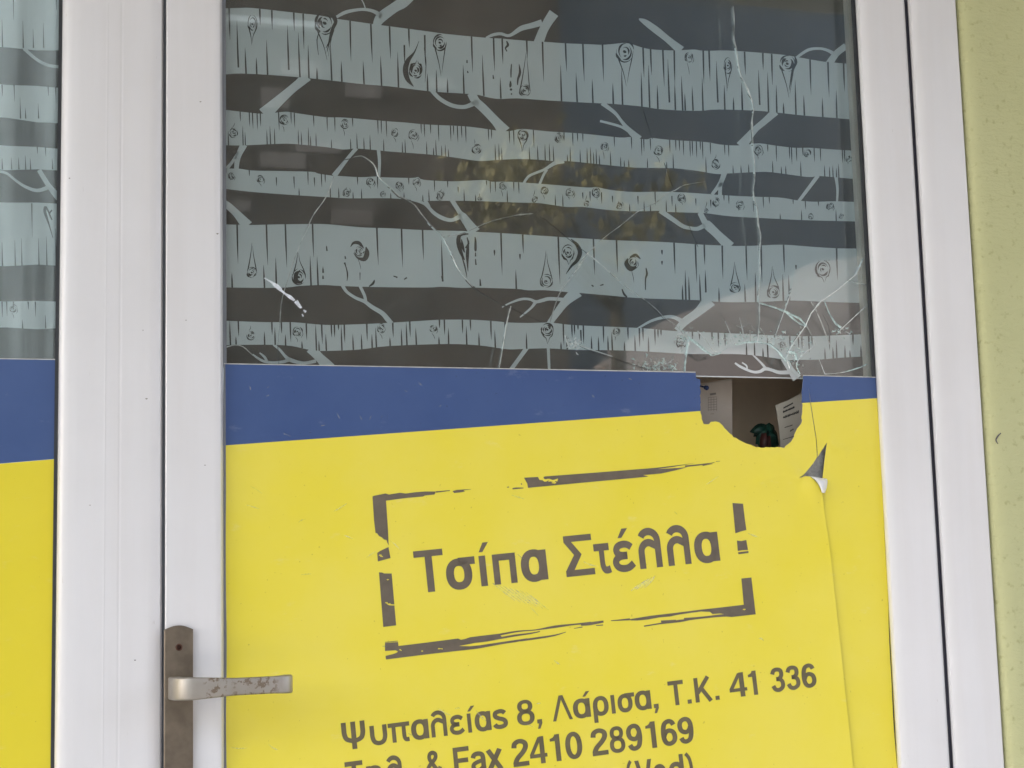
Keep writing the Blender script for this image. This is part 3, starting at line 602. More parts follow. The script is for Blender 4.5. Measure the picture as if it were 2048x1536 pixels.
C['f'] = [[(1220,545,3),(1260,580,3),(1283,595,2.5),(1310,616,2.5),(1328,634,2.5),(1350,650,2.5),(1366,668,2)], [(1174,507,6),(1162,525,7),(1145,550,6),(1130,570,5),(1118,590,3),(1108,617,3),(1100,645,2)], [(885,474,4),(905,471,4),(930,465,3),(965,449,2.5)],
 [(965,449,2.5),(990,440,3),(1030,431,3),(1050,428,4),(1066,427,2)], [(862,450,2),(872,460,3),(886,474,3),(905,512,5),(915,535,4),(932,558,3),(946,573,3)], [(1622,603,3),(1632,620,4),(1645,650,4),(1660,690,2)],
 [(798,392,3),(812,398,4),(830,410,3),(845,430,3),(862,450,2)], [(1613,652,3),(1622,668,3),(1632,690,2)], [(1700,668,3),(1690,662,4),(1682,655,5)], [(1470,650,2),(1482,655,3),(1500,648,2),(1510,660,3)], [(1500,660,2),(1501,683,3)], [(1520,655,2),(1530,670,2),(1549,694,2)], [(1695,560,3),(1712,566,4),(1735,570,2)]]
C['d'] = [[(1282,205,1.5),(1287,222,2.5),(1297,255,3),(1305,278,2)], [(1328,325,1.5),(1336,348,3),(1345,372,2)], [(1370,425,2),(1380,456,2.5),(1396,494,2)], [(1085,436,2),(1110,455,2.5),(1135,476,3),(1150,488,3.5),(1174,507,2)],
 [(946,573,1.5),(960,585,2.5),(1000,606,2.5),(1040,625,2.5),(1085,645,2)], [(1441,622,1),(1446,632,2),(1450,642,2)], [(1650,618,2),(1664,636,2.5),(1680,660,2)], [(1645,628,2),(1656,650,2.5),(1662,672,1.5)], [(1613,655,2),(1622,672,1.5)],
 [(1160,693,1.5),(1190,706,2.5),(1225,716,4),(1260,728,5),(1300,740,4)], [(1285,600,1.5),(1312,622,2),(1330,640,1.5)]]
cut_lines = [[(1466,-400),(1465,-100),(1466,12)]]           # the long crack runs on above
for k in ('b', 'm', 'c', 'f', 'd'):
    for c in C[k]: cut_lines.append([(x, y) for x, y, _ in c])
cut_lines += [[(1400,363),(1440,361),(1509,357)], [(1305,278),(1328,325)], [(1345,372),(1370,425)], [(1396,494),(1440,560),(1519,606)], [(1100,652),(1125,668),(1130,670)], [(1085,645),(1100,652)], [(998,737),(995,760)], [(560,646),(556,690),(560,760)],
              [(520,720),(533,735),(536,760)], [(1300,740),(1330,750),(1369,752)], [(1746,692-100),(1760,590)], [(1728,518),(1760,470)], [(706,315),(690,318),(668,352)], [(1583,580),(1590,540),(1640,520),(1728,518)], [(1225,713),(1260,726),(1300,740)]]
lid = [(446.5,760),(1369,752),(1760,762)]
def cdt(polys, lines, pts=(), holes=()):
    """constrained triangulation; polys closed, lines open; returns verts, tris, constrained edge set"""
    V = []; Ed = []
    idx = {}
    def add(q):
        k = (round(q[0], 2), round(q[1], 2))
        if k not in idx: idx[k] = len(V); V.append(Vector(k))
        return idx[k]
    for poly in polys:
        ii = [add(q) for q in poly]
        for a, b in zip(ii, ii[1:] + ii[:1]):
            if a != b: Ed.append((a, b))
    for ln in lines:
        ii = [add(q) for q in ln]
        for a, b in zip(ii, ii[1:]):
            if a != b: Ed.append((a, b))
    for q in pts: add(q)
    v, e, f, ov, oe, of = delaunay_2d_cdt(V, Ed, [], 0, .02)
    con = set()
    for (a, b), o in zip(e, oe):
        if o: con.add((min(a, b), max(a, b)))
    return [(q.x, q.y) for q in v], [tuple(t) for t in f], con
def components(tris, con):
    byedge = {}
    for i, t in enumerate(tris):
        for a, b in ((t[0], t[1]), (t[1], t[2]), (t[2], t[0])):
            byedge.setdefault((min(a, b), max(a, b)), []).append(i)
    seen = [False] * len(tris); out = []
    for s in range(len(tris)):
        if seen[s]: continue
        seen[s] = True; st = [s]; comp = []
        while st:
            i = st.pop(); comp.append(i); t = tris[i]
            for a, b in ((t[0], t[1]), (t[1], t[2]), (t[2], t[0])):
                k = (min(a, b), max(a, b))
                if k in con: continue
                for j in byedge[k]:
                    if not seen[j]: seen[j] = True; st.append(j)
        out.append(comp)
    return out
pane = [(446.5, -330), (1690, -330), (1752, 762), (1815, 2060), (440, 2060)]
v2, t2, con2 = cdt([pane, hole_glass], cut_lines + [lid])
t2 = [t for t in t2 if inside(tuple(sum(v2[i][k] for i in t) / 3 for k in (0, 1)), pane) and not inside(tuple(sum(v2[i][k] for i in t) / 3 for k in (0, 1)), hole_glass)]
rs = random.Random(5)
for comp in components(t2, con2):
    tr_ = [t2[i] for i in comp]
    area = sum(abs((v2[b][0]-v2[a][0])*(v2[c][1]-v2[a][1]) - (v2[c][0]-v2[a][0])*(v2[b][1]-v2[a][1])) / 2 for a, b, c in tr_)
    ids = sorted({i for t in tr_ for i in t}); mp_ = {i: k for k, i in enumerate(ids)}
    pts = [P(*v2[i]) for i in ids]
    cen = sum(pts, Vector()) / len(pts)
    rad = max((q - cen).length for q in pts)
    low = max(v2[i][1] for i in ids) > 762
    tilt = 0 if low else min(math.radians(.55), .0009 / max(rad, .001))
    tx, tz = rs.uniform(-1, 1) * tilt, rs.uniform(-1, 1) * tilt
    fr_, bk_ = [], []
    for q in pts:
        d = q - cen; L = d.length or 1
        q = cen + d * (1 - min(.00012 / L, .2))
        dy = .0010 * (0 if low else 1) + (q.x - cen.x) * tx + (q.z - cen.z) * tz
        fr_.append(Vector((q.x, .0002 + max(dy, 0) if low else max(.0001, dy), q.z)))
        bk_.append(fr_[-1] + Vector((0, .004, 0)))
    n = len(ids); faces = [tuple(mp_[i] for i in t) for t in tr_]
    cnt = {}
    for t in tr_:
        for a, b in ((t[0], t[1]), (t[1], t[2]), (t[2], t[0])): cnt[(min(a, b), max(a, b))] = cnt.get((min(a, b), max(a, b)), 0) + 1
    fb = [tuple(n + i for i in reversed(t)) for t in faces]
    rim = [(mp_[a], mp_[b], n + mp_[b], n + mp_[a]) for (a, b), c in cnt.items() if c == 1]
    o = obj('glass_shard', fr_ + bk_, faces + fb + rim, M['glass'], door)
    bm = bmesh.new(); bm.from_mesh(o.data); bmesh.ops.recalc_face_normals(bm, faces=bm.faces); bm.to_mesh(o.data); bm.free()
    if low: o['label'] = 'large lower glass piece under the film'
# fracture faces through the thickness of the glass
for k, mname in (('b', 'crack_bright'), ('m', 'crack_medium'), ('c', 'crack_cyan'), ('f', 'crack_faint'), ('d', 'crack_dark')):
    for c in C[k]:
        pts = spline(c, 4); v = []; f = []
        if k in 'bcf' and c[0][0] > 1340 and len(c) < 14 or k == 'd':      # straight runs near the impact
            pts = []
            for a, b in zip(c, c[1:]):
                m_ = max(2, int(math.hypot(a[0]-b[0], a[1]-b[1]) / 5)); pts += [tuple(a[j] + (b[j]-a[j]) * i / m_ for j in range(3)) for i in range(m_)]
            pts.append(c[-1])
        n = len(pts)
        s_ = rs.uniform(0, 50)
        for i, q in enumerate(pts):
            a = pts[max(i-1, 0)]; b = pts[min(i+1, n-1)]
            dx, dy = b[0]-a[0], b[1]-a[1]; d = math.hypot(dx, dy) or 1
            jit = mnoise.noise(Vector((i * .6, s_, 0)))
            wd = q[2] * (.62 + .5 * jit) * {'b': 1.15, 'm': .9, 'c': 1.25, 'f': 1.1, 'd': 1.0}[k] * (.85 if k == 'b' and q[1] > 500 and q[0] > 1400 else 1); nx, ny = -dy/d, dx/d
            off = .35 * mnoise.noise(Vector((i * .35, s_ + 9, 0)))
            v += [P(q[0] + nx*(off + wd*.5), q[1] + ny*(off + wd*.5), .0012 + .0003*jit), P(q[0] + nx*off, q[1] + ny*off, .0005), P(q[0] + nx*(off - wd*.5), q[1] + ny*(off - wd*.5), .0015)]
            if i:
                f += [(3*i-3, 3*i, 3*i+1, 3*i-2), (3*i-2, 3*i+1, 3*i+2, 3*i-1)]
        obj('crack', v, f, M[mname], door)
# crumbs of crushed glass by the hole and small splinters round the impact
def splinters(name, n, cx, cy, rx, ry, lmin, lmax, mats_, seed):
    r_ = random.Random(seed); v = {m: [] for m in mats_}; f = {m: [] for m in mats_}
    for i in range(n):
        x, y = r_.gauss(cx, rx), r_.gauss(cy, ry)
        if inside((x, y), hole_glass) or y > 745: continue
        a = r_.uniform(0, 6.28); L = r_.uniform(lmin, lmax); m = r_.choice(mats_); w_ = r_.uniform(1.2, 2.6)
        bb = len(v[m]); ca, sa = math.cos(a), math.sin(a)
        v[m] += [P(x, y, -.0008), P(x + L*ca, y + L*sa, .0035), P(x + L*.6*ca - w_*sa*2, y + L*.6*sa + w_*ca*2, .0008)]
        f[m].append((bb, bb+1, bb+2))
    for m in mats_:
        if f[m]:
            o = obj(name, v[m], f[m], M[m], door); o['kind'] = 'stuff'
splinters('glass_crumbs', 90, 1310, 731, 20, 7, 4, 11, ['crack_faint', 'crack_cyan'], 3)
splinters('glass_splinters', 60, 1585, 698, 18, 20, 3, 9, ['crack_cyan', 'crack_faint'], 4)
splinters('glass_splinters', 46, 1500, 676, 42, 7, 3, 7, ['crack_cyan', 'crack_faint'], 6)
splinters('glass_splinters', 26, 1148, 688, 9, 6, 5, 12, ['crack_bright', 'crack_faint'], 8)
splinters('glass_splinters', 30, 1365, 675, 8, 10, 4, 12, ['crack_faint', 'crack_cyan'], 9)
splinters('glass_splinters', 16, 1682, 662, 8, 7, 3, 9, ['crack_cyan', 'crack_faint'], 12)
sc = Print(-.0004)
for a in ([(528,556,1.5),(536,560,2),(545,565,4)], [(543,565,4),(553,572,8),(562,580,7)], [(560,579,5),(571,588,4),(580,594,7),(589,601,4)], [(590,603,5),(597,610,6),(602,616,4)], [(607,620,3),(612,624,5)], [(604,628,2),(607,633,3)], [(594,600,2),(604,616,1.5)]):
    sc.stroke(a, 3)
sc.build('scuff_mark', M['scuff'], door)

# --- yellow and blue film on the outside of the glass
seam = [(1613, 730), (1617, 775), (1620.5, 806), (1632, 880), (1634, 913), (1639, 945), (1644, 985), (1650, 1030), (1660, 1100), (1671, 1200), (1682, 1300), (1692, 1400), (1703, 1500), (1709, 1560), (1740, 1900), (1755, 2120)]
tear = [(1598, 957), (1608, 949), (1618, 937), (1626, 927), (1633, 916), (1642, 903), (1650, 891), (1654, 885), (1652.5, 895), (1650, 912), (1648, 930), (1645.5, 950), (1644.5, 962), (1648, 985), (1644, 986), (1640, 976), (1636, 968), (1629, 960), (1620, 953), (1610, 952)]
def bnd(x): return 891 + (x - 448) * (822 - 891) / (1401 - 448) if x < 1500 else 806 + (x - 1604) * (796.5 - 806) / (1752 - 1604)
blue_line = [(440, bnd(440)), (700, bnd(700)), (1000, bnd(1000)), (1401, 822), (1500, 813.5), (1604, 806), (1760, bnd(1760))]
outline = [(446.6, 728), (900, 736), (1380, 744.6), (1391.4, 745.2)] + [q for q in hole_vinyl[1:-1] if q[1] > 752] + [(1606.6, 751.4), (1700, 754), (1753.5, 755), (1761.5, 870), (1768, 1000), (1784.5, 1268), (1801, 1536), (1835, 2040), (440, 2040), (443.4, 1536), (445.5, 1000)]
ridges = [([(1446, 852), (1420, 872), (1395, 880), (1368, 890)], .0009, 7), ([(1535, 896), (1562, 910), (1585, 935), (1596, 955)], .0011, 8), ([(1596, 957), (1570, 945), (1545, 952), (1520, 962)], .0008, 7), ([(1656, 884), (1660, 868), (1666, 840), (1668, 812)], .0005, 5),
          ([(1662, 886), (1668, 893), (1676, 896), (1692, 902)], .0014, 5), ([(1505, 890), (1470, 892), (1440, 900)], .0005, 9)]
def side_right(q):
    # right of the seam
    x = sample([(b, a) for a, b in seam], q[1])
    return q[0] > x
def warp(q, right_side=None):
    x, y = q
    rsd = side_right(q) if right_side is None else right_side
    d = 0.0
    if not rsd:
        sx = sample([(b, a) for a, b in seam], y)
        g = max(0, min(1, (y - 815) / 420)); amp = .0004 + .0030 * g if y > 806 else 0
        d -= amp * math.exp(-max(0, sx - x) / 90.0)
        # corner of the torn flap lifts off the glass
        if 950 < y < 1075 and 1560 < x < 1670:
            k = max(0, 1 - math.hypot((x - 1638) / 50, (y - 966) / 62)); d -= .0055 * k * k * (3 - 2*k)
    for ln, a, wd in ridges:
        if min(p_[0] for p_ in ln) - 30 < x < max(p_[0] for p_ in ln) + 30 and min(p_[1] for p_ in ln) - 30 < y < max(p_[1] for p_ in ln) + 30:
            d -= a * math.exp(-(line_dist(q, ln) / wd) ** 2)
    d -= .0003 * (1 + mnoise.noise(Vector((x * .006, y * .006, 3.1))))
    return d
YV = -.0012
pts = [(x + (7 if (j % 2) else 0) + .13, y + .17) for j, y in enumerate(range(735, 1660, 15)) for x in range(452, 1800, 15)]
pts += [(x + .31, y + .27) for y in range(850, 1080, 6) for x in range(1500, 1700, 6)]
v3, t3, con3 = cdt([outline, tear], [blue_line, seam], pts)
def cen3(t): return (sum(v3[i][0] for i in t) / 3, sum(v3[i][1] for i in t) / 3)
t3 = [t for t in t3 if inside(cen3(t), outline) and not inside(cen3(t), tear)]
sheets = []
for comp in components(t3, con3):
    tr_ = [t3[i] for i in comp]
    cs = [cen3(t) for t in tr_]; c0 = cs[len(cs) // 2]
    big = sum(abs((v3[b][0]-v3[a][0])*(v3[c][1]-v3[a][1]) - (v3[c][0]-v3[a][0])*(v3[b][1]-v3[a][1])) / 2 for a, b, c in tr_)
    ids = sorted({i for t in tr_ for i in t}); mp_ = {i: k for k, i in enumerate(ids)}
    rsd = sum(side_right(q) for q in cs) > len(cs) / 2
    isblue = sum(q[1] < bnd(q[0]) for q in cs) > len(cs) / 2
    def opened(q):      # the cut stands slightly open
        if rsd and 800 < q[1] < 935 and abs(q[0] - sample([(b, a) for a, b in seam], q[1])) < .6: return (q[0] + 1.2, q[1])
        return q
    front = [P(*opened(v3[i]), YV + warp(v3[i], rsd)) for i in ids]
    bk_ = [q + Vector((0, .00025, 0)) for q in front]
    n = len(ids); faces = [tuple(mp_[i] for i in t) for t in tr_]
    cnt = {}
    for t in tr_:
        for a, b in ((t[0], t[1]), (t[1], t[2]), (t[2], t[0])): cnt[(min(a, b), max(a, b))] = cnt.get((min(a, b), max(a, b)), 0) + 1
    fb = [tuple(n + i for i in reversed(t)) for t in faces]
    rim = [(mp_[a], mp_[b], n + mp_[b], n + mp_[a]) for (a, b), c in cnt.items() if c == 1]
    mm = M['blue'] if isblue else M['yellow']
    fm = [0] * len(faces) + [1] * (len(fb) + len(rim))
    o = obj('blue_band' if isblue else 'vinyl_sheet', front + bk_, faces + fb + rim, mm, door, False, [mm, M['vinyl_edge']], fm)
    bm = bmesh.new(); bm.from_mesh(o.data); bmesh.ops.recalc_face_normals(bm, faces=bm.faces)
    for fa in bm.faces: fa.smooth = True
    for e in bm.edges:
        if len(e.link_faces) == 2 and e.link_faces[0].material_index != e.link_faces[1].material_index: e.smooth = False
        if len(e.link_faces) == 2 and e.calc_face_angle(0) > .6: e.smooth = False
    bm.to_mesh(o.data); bm.free()
    if not isblue and not rsd: main_sheet = o
    if isblue: o['label'] = 'blue film band right of the hole' if c0[0] > 1500 else 'long blue film band across the door'
    else: o['label'] = 'narrow yellow strip right of the slit' if rsd else 'torn yellow film with lettering'
pr = Print(YV - .0008); pr.stroke([(447, 727.4, 1.8), (900, 735.4, 1.8), (1391, 744.4, 2.0)], 0); pr.build('cut_edge', M['vinyl_edge'], door)
pr = Print(YV - .0008); pr.stroke([(1606, 750.8, 1.6), (1752, 754.4, 1.6)], 0); pr.build('cut_edge', M['vinyl_edge'], door)

film('adhesive_residue', M['residue'], [(1590, 962), (1600, 940), (1640, 880), (1662, 875), (1662, 965), (1650, 990)], .0062, door)
# curled white back of the torn corner
arc = spline([(1616, 951.5), (1626, 956), (1634, 964), (1640, 974), (1644, 985)], 3)
out = spline([(1617, 952), (1634, 953.5), (1646, 955.5), (1654, 958.5), (1652, 986)], 3)
tip = spline([(1618, 952), (1638, 954), (1649, 960), (1654, 966), (1650, 986)], 3)
v = []; f = []; n = len(arc)
cor = [(1616,951.5),(1628,955),(1640,957.5),(1650,958),(1655,961)]
edge_o = spline([(1617,951.8),(1632,953.8),(1645,956.5),(1654.5,959),(1653.5,975),(1650,986)], 3)
m = len(edge_o)
for j in range(6):
    s_ = j / 5
    for i in range(m):
        a = arc[min(n - 1, round(i * (n - 1) / (m - 1)))]; b = edge_o[i]
        y = YV - .0085 * math.sin(min(1, i / (m * .35)) * 1.57) * (1 - s_ ** 1.6) - .0022 - .004 * math.sin(s_ * 3.14)
        v.append(P(a[0] + (b[0] - a[0]) * s_, a[1] + (b[1] - a[1]) * s_, y))
        if i and j:
            k = j * m + i
            f.append((k - m - 1, k - m, k, k - 1))
obj('curled_flap', v, f, M['white_back'], door, True)

# --- lettering on the yellow film (flat print that follows the film)
def ribbon(pts, wd):
    vv = []; ff = []; n = len(pts)
    for i, q in enumerate(pts):
        a = pts[max(i-1, 0)]; b = pts[min(i+1, n-1)]; dx, dy = b[0]-a[0], b[1]-a[1]; d = math.hypot(dx, dy) or 1
        vv += [(q[0] - dy/d*wd/2, q[1] + dx/d*wd/2), (q[0] + dy/d*wd/2, q[1] - dx/d*wd/2)]
        if i: ff.append((2*i-2, 2*i, 2*i+1, 2*i-1))
    return vv, ff
def join(*gs):
    vv = []; ff = []
    for g in gs:
        b = len(vv); vv += g[0]; ff += [tuple(b + i for i in f_) for f_ in g[1]]
    return vv, ff
def eps(wd):
    a = ribbon(spline([(.415, .425), (.345, .475), (.25, .492), (.145, .465), (.10, .40), (.125, .325), (.20, .29), (.32, .285)], 5), wd)
    b = ribbon(spline([(.32, .275), (.18, .27), (.09, .225), (.068, .15), (.12, .075), (.225, .045), (.34, .06), (.44, .125)], 5), wd)
    return join(a, b)
def ups(wd): return ribbon(spline([(.065, .545), (.065, .40), (.068, .22), (.12, .09), (.24, .045), (.36, .09), (.412, .22), (.415, .40), (.415, .545)], 5), wd)
def tau(wd): return join(ribbon([(0, .545 - wd/2), (.40, .545 - wd/2)], wd), ribbon(spline([(.20, .545 - wd), (.20, .30), (.205, .15), (.25, .065), (.33, .052), (.40, .07)], 5), wd))
def pi_(wd): return join(ribbon([(0, .545 - wd/2), (.66, .545 - wd/2)], wd), ribbon([(.17, .545 - wd), (.17, 0)], wd), ribbon(spline([(.48, .545 - wd), (.48, .28), (.485, .13), (.53, .055), (.63, .055)], 5), wd))
def psi(wd): return join(ribbon(spline([(.06, .73), (.06, .55), (.065, .40), (.12, .26), (.30, .20), (.48, .26), (.535, .40), (.54, .55), (.54, .73)], 5), wd), ribbon([(.30, -.03), (.30, .73)], wd))
def one(wd=.12): return shape([[(.12, .727), (.24, .727), (.24, 0), (.24 - wd, 0), (.24 - wd, .55), (0, .55), (0, .62), (.07, .645), (.11, .69)]])
def stem(h=.545): return shape([[(0, 0), (.11, 0), (.11, h), (0, h)]])
def tonos(x, y, w_=.17): return shape([[(x, y), (x + .075, y), (x + w_ + .03, y + .15), (x + w_ - .07, y + .15)]])
def loop(cx, cy, rx, ry, wd, p=2.3):
    pts = []
    for i in range(33):
        t_ = 6.28319 * i / 32; c, z = math.cos(t_), math.sin(t_)
        pts.append((cx + rx * math.copysign(abs(c) ** (2/p), c), cy + ry * math.copysign(abs(z) ** (2/p), z)))
    return ribbon(pts[1:-1] + [pts[0], pts[1], pts[2]], wd)
def rs_(pts, wd): return ribbon(spline(pts, 5), wd)
SIX = [(.335, .56), (.29, .645), (.205, .672), (.105, .61), (.062, .43), (.064, .22), (.115, .09), (.21, .055), (.31, .11), (.345, .23), (.31, .36), (.21, .415), (.12, .375), (.07, .27)]
def G(c, w=.122):
    """one letter of the plain lettering, drawn with strokes; cap height .727, x-height .545"""
    if c == '0': return loop(.205, .3635, .145, .31, w, 2.2)
    if c == '1': return one(w)
    if c == '2': return join(rs_([(.065, .50), (.09, .615), (.205, .672), (.325, .62), (.345, .505), (.27, .37), (.13, .22), (.075, .10)], w), ribbon([(.015, w/2), (.40, w/2)], w))
    if c == '3': return join(rs_([(.06, .54), (.11, .645), (.21, .672), (.315, .625), (.325, .48), (.25, .395), (.165, .385)], w), rs_([(.165, .382), (.28, .365), (.345, .27), (.33, .13), (.22, .055), (.11, .085), (.055, .195)], w))
    if c == '4': return join(ribbon([(.305, 0), (.305, .727)], w * .92), ribbon([(0, .215), (.42, .215)], w * .82), ribbon([(.035, .235), (.262, .700)], w * .72))
    if c == '6': return rs_(SIX, w)
    if c == '9': return rs_([(.407 - x, .727 - y) for x, y in SIX], w)
    if c == '8': return join(loop(.205, .540, .125, .135, w * .85), loop(.205, .218, .150, .165, w * .88))
    if c == 'ɑ': return join(loop(.215, .272, .152, .228, w), ribbon([(.375, 0), (.375, .545)], w * .92))
    if c == 'σ': return join(loop(.215, .262, .155, .212, w), ribbon([(.215, .484), (.50, .484)], w))
    if c == 'p': return join(loop(.225, .272, .155, .228, w), ribbon([(.062, -.20), (.062, .30)], w * .92))
    if c == 'o': return loop(.215, .272, .155, .228, w)
    if c == 's': return rs_([(.345, .43), (.285, .482), (.195, .492), (.09, .455), (.085, .355), (.175, .295), (.28, .255), (.345, .185), (.325, .09), (.21, .05), (.10, .07), (.05, .135)], w)
    if c == ',': return shape([[(0, .12), (.12, .12), (.12, 0), (.06, -.15), (0, -.15), (.04, 0), (0, 0)]])
    if c == '.': return shape([[(0, 0), (.12, 0), (.12, .12), (0, .12)]])
    if c == 'T': return join(ribbon([(0, .727 - w/2), (.47, .727 - w/2)], w), ribbon([(.235, 0), (.235, .727 - w)], w))
    if c == 'K': return join(ribbon([(.06, 0), (.06, .727)], w), ribbon([(.09, .27), (.44, .73)], w), ribbon([(.20, .42), (.47, 0)], w))
    if c == 'F': return join(ribbon([(.06, 0), (.06, .727)], w), ribbon([(.12, .727 - w/2), (.44, .727 - w/2)], w), ribbon([(.12, .37), (.40, .37)], w))
    if c == 'V': return shape([[(0, .727), (.13, .727), (.27, .17), (.41, .727), (.54, .727), (.335, 0), (.205, 0)]])
    if c == 'a': return join(rs_([(.07, .385), (.11, .465), (.205, .49), (.305, .46), (.335, .36), (.335, .15), (.345, 0)], w), rs_([(.325, .305), (.20, .275), (.09, .225), (.065, .14), (.12, .06), (.22, .055), (.315, .12)], w * .9))
    if c == 'x': return join(ribbon([(.055, 0), (.345, .545)], w), ribbon([(.055, .545), (.345, 0)], w))
    if c == 'n': return join(ribbon([(.06, 0), (.06, .545)], w), rs_([(.06, .36), (.12, .46), (.22, .49), (.32, .455), (.35, .35), (.35, 0)], w))
    if c == 'd': return join(loop(.215, .272, .152, .228, w), ribbon([(.375, 0), (.375, .745)], w * .92))
    if c == '&': return rs_([(.50, .02), (.36, .19), (.18, .44), (.135, .55), (.165, .645), (.245, .672), (.325, .63), (.325, .54), (.25, .45), (.13, .35), (.065, .24), (.075, .12), (.15, .055), (.26, .06), (.37, .14), (.445, .29)], w * .92)
    if c == '(': return rs_([(.20, .74), (.09, .58), (.055, .28), (.09, 0), (.20, -.18)], w * .85)
    if c == ')': return rs_([(0, .74), (.11, .58), (.145, .28), (.11, 0), (0, -.18)], w * .85)
def lam(wd=.135):
    """the arched lambda of this lettering, cap height .73"""
    a = ribbon([(.435, 0), (.435, .25)] + [(.435 - .190 + .190*math.cos(t_ * .2), .49 + .175*math.sin(t_ * .2)) for t_ in range(0, 13)] + [(.085, .575)], wd)
    b = ribbon([(.068, 0), (.068, .24)] + [(.068 + .165 - .165*math.cos(t_ * .2), .30 + .165*math.sin(t_ * .2)) for t_ in range(0, 10)] + [(.40, .395)], wd)
    n = len(a[0])
    return a[0] + b[0], a[1] + [tuple(n + i for i in f_) for f_ in b[1]]
def shape(polys):
    vv = []; ff = []
    for q in polys:
        b = len(vv); vv += q
        for t in tessellate_polygon([[Vector((x, y, 0)) for x, y in q]]): ff.append(tuple(b + i for i in t))
    return vv, ff
class Line:
    """a baseline on the film: a, b are two measured photo positions on it"""
    def __init__(s, a, b):
        s.a = P(*a); s.ax = a; s.u = (P(*b) - s.a).normalized(); s.v = Vector((-s.u.z, 0, s.u.x)); s.items = ([], []); s.k = 0
    def along(s, px, py): return (P(px, py) - s.a).dot(s.u)
    def put(s, g, s0, s1, h=None, hx=None, y0=0.0):
        """fit glyph g between s0 and s1 along the baseline; h = metres per unit upwards"""
        vv, ff = g
        x0 = min(q[0] for q in vv); x1 = max(q[0] for q in vv)
        sx = (s1 - s0) / (x1 - x0); b = len(s.items[0]); s.k += 1
        for x, y in vv:
            q = s.a + s.u * (s0 + (x - x0) * sx) + s.v * (y * h + y0)
            c = project(q)
            yy = YV - .00028 - 1e-6 * (s.k % 40) + warp(c, False)
            s.items[0].append(P(c[0], c[1], yy))
        s.items[1].extend(tuple(b + i for i in f_) for f_ in ff)
def project(q):
    d = q - EYE
    c = (d.dot(right), -d.dot(up), -d.dot(back))
    return (1024 + F * c[0] / c[2], 768 + F * c[1] / c[2])
def zoomed(x, y, ox, oy, sc_): return (ox + x / sc_, oy + y / sc_)

# title
T = Line(zoomed(137, 460, 820, 1040, 3.2), zoomed(1965, 262, 820, 1040, 3.2))
def tx(z):    # position along the title baseline from the zoomed view
    yb = 460 - (z - 137) * .1083
    return T.along(*zoomed(z, yb, 820, 1040, 3.2))
u1 = (tx(1137) - tx(137)) / 1000.0       # metres per zoomed pixel
CAP = 250 * u1; XH = 183 * u1
T.put(shape([[(0, 1), (1, 1), (1, .845), (.62, .845), (.62, 0), (.375, 0), (.375, .845), (0, .845)]]), tx(46), tx(232), CAP)
T.put(G('σ', .135), tx(241), tx(431), XH / .545)
T.put(shape([[(0, 0), (1, 0), (1, 1), (0, 1)]]), tx(458), tx(500), XH)
T.put(shape([[(0, 0), (.36, 0), (1, 1), (.46, 1)]]), tx(462), tx(528), 57 * u1, y0=XH + 22 * u1)
T.put(shape([[(0, 0), (.275, 0), (.275, .78), (.725, .78), (.725, 0), (1, 0), (1, 1), (0, 1)]]), tx(543), tx(690), XH)
T.put(G('ɑ', .135), tx(721), tx(887), XH / .545)
T.put(shape([[(0, 0), (1, 0), (1, .155), (.30, .155), (.60, .52), (.28, .845), (.985, .845), (.985, 1), (0.02, 1), (0.02, .845), (.335, .52), (0, .14)]]), tx(1003), tx(1187), CAP)
T.put(tau(.132), tx(1192), tx(1294), XH / .545)
T.put(eps(.130), tx(1306), tx(1450), XH / .545)
T.put(shape([[(0, 0), (.36, 0), (1, 1), (.46, 1)]]), tx(1352), tx(1420), 57 * u1, y0=XH + 22 * u1)
T.put(lam(), tx(1475), tx(1620), 250 * u1 / .73)
T.put(lam(), tx(1657), tx(1803), 250 * u1 / .73)
T.put(G('ɑ', .135), tx(1831), tx(1987), XH / .545)
obj('title_lettering', *T.items, M['ink'], main_sheet)

def text_line(a, b, words, capz, slope, z0, org, name, bold=.012):
    Ln = Line(zoomed(*a, *org), zoomed(*b, *org))
    def al(z): return Ln.along(*zoomed(z, a[1] + (z - a[0]) * slope, *org))
    u_ = (al(a[0] + 500) - al(a[0])) / 500.0
    for wtxt, s0, s1 in words:
        if wtxt == 'λ': Ln.put(lam(.118), al(s0), al(s1), capz * 1.03 * u_ / .73)
        elif isinstance(wtxt, tuple): Ln.put(wtxt, al(s0), al(s1), capz * u_ / .727)
        else: Ln.put(G(wtxt), al(s0), al(s1), capz * u_ / .727)
    return obj(name, *Ln.items, M['ink_olive'], main_sheet)
org1 = (640, 1290, 1.8618)
text_line((290, 362), (1830, 158), [(psi(.125), 86, 174), (ups(.122), 190, 254), (pi_(.12), 258, 338), ('ɑ', 343, 408), ('λ', 417, 476), (eps(.118), 486, 541), (stem(), 553, 567), (tonos(0, .60), 556, 584), ('ɑ', 580, 640), ('s', 646, 702), ('8', 737, 802), (',', 810, 828),
          (shape([[(0, 0), (.09, 0), (.28, .60), (.47, 0), (.56, 0), (.335, .727), (.225, .727)]]), 868, 942), ('ɑ', 946, 1010), (tonos(0, .60), 985, 1013), ('p', 1020, 1078), (stem(), 1088, 1102), ('σ', 1112, 1176), ('ɑ', 1176, 1236), (',', 1244, 1262), ('T', 1303, 1360), ('.', 1370, 1385), ('K', 1400, 1463), ('.', 1474, 1489), ('4', 1528, 1594), (one(), 1602, 1632), ('3', 1684, 1735), ('3', 1741, 1792), ('6', 1799, 1852)], 90, -.13247, 0, org1, 'address_lettering', .028)
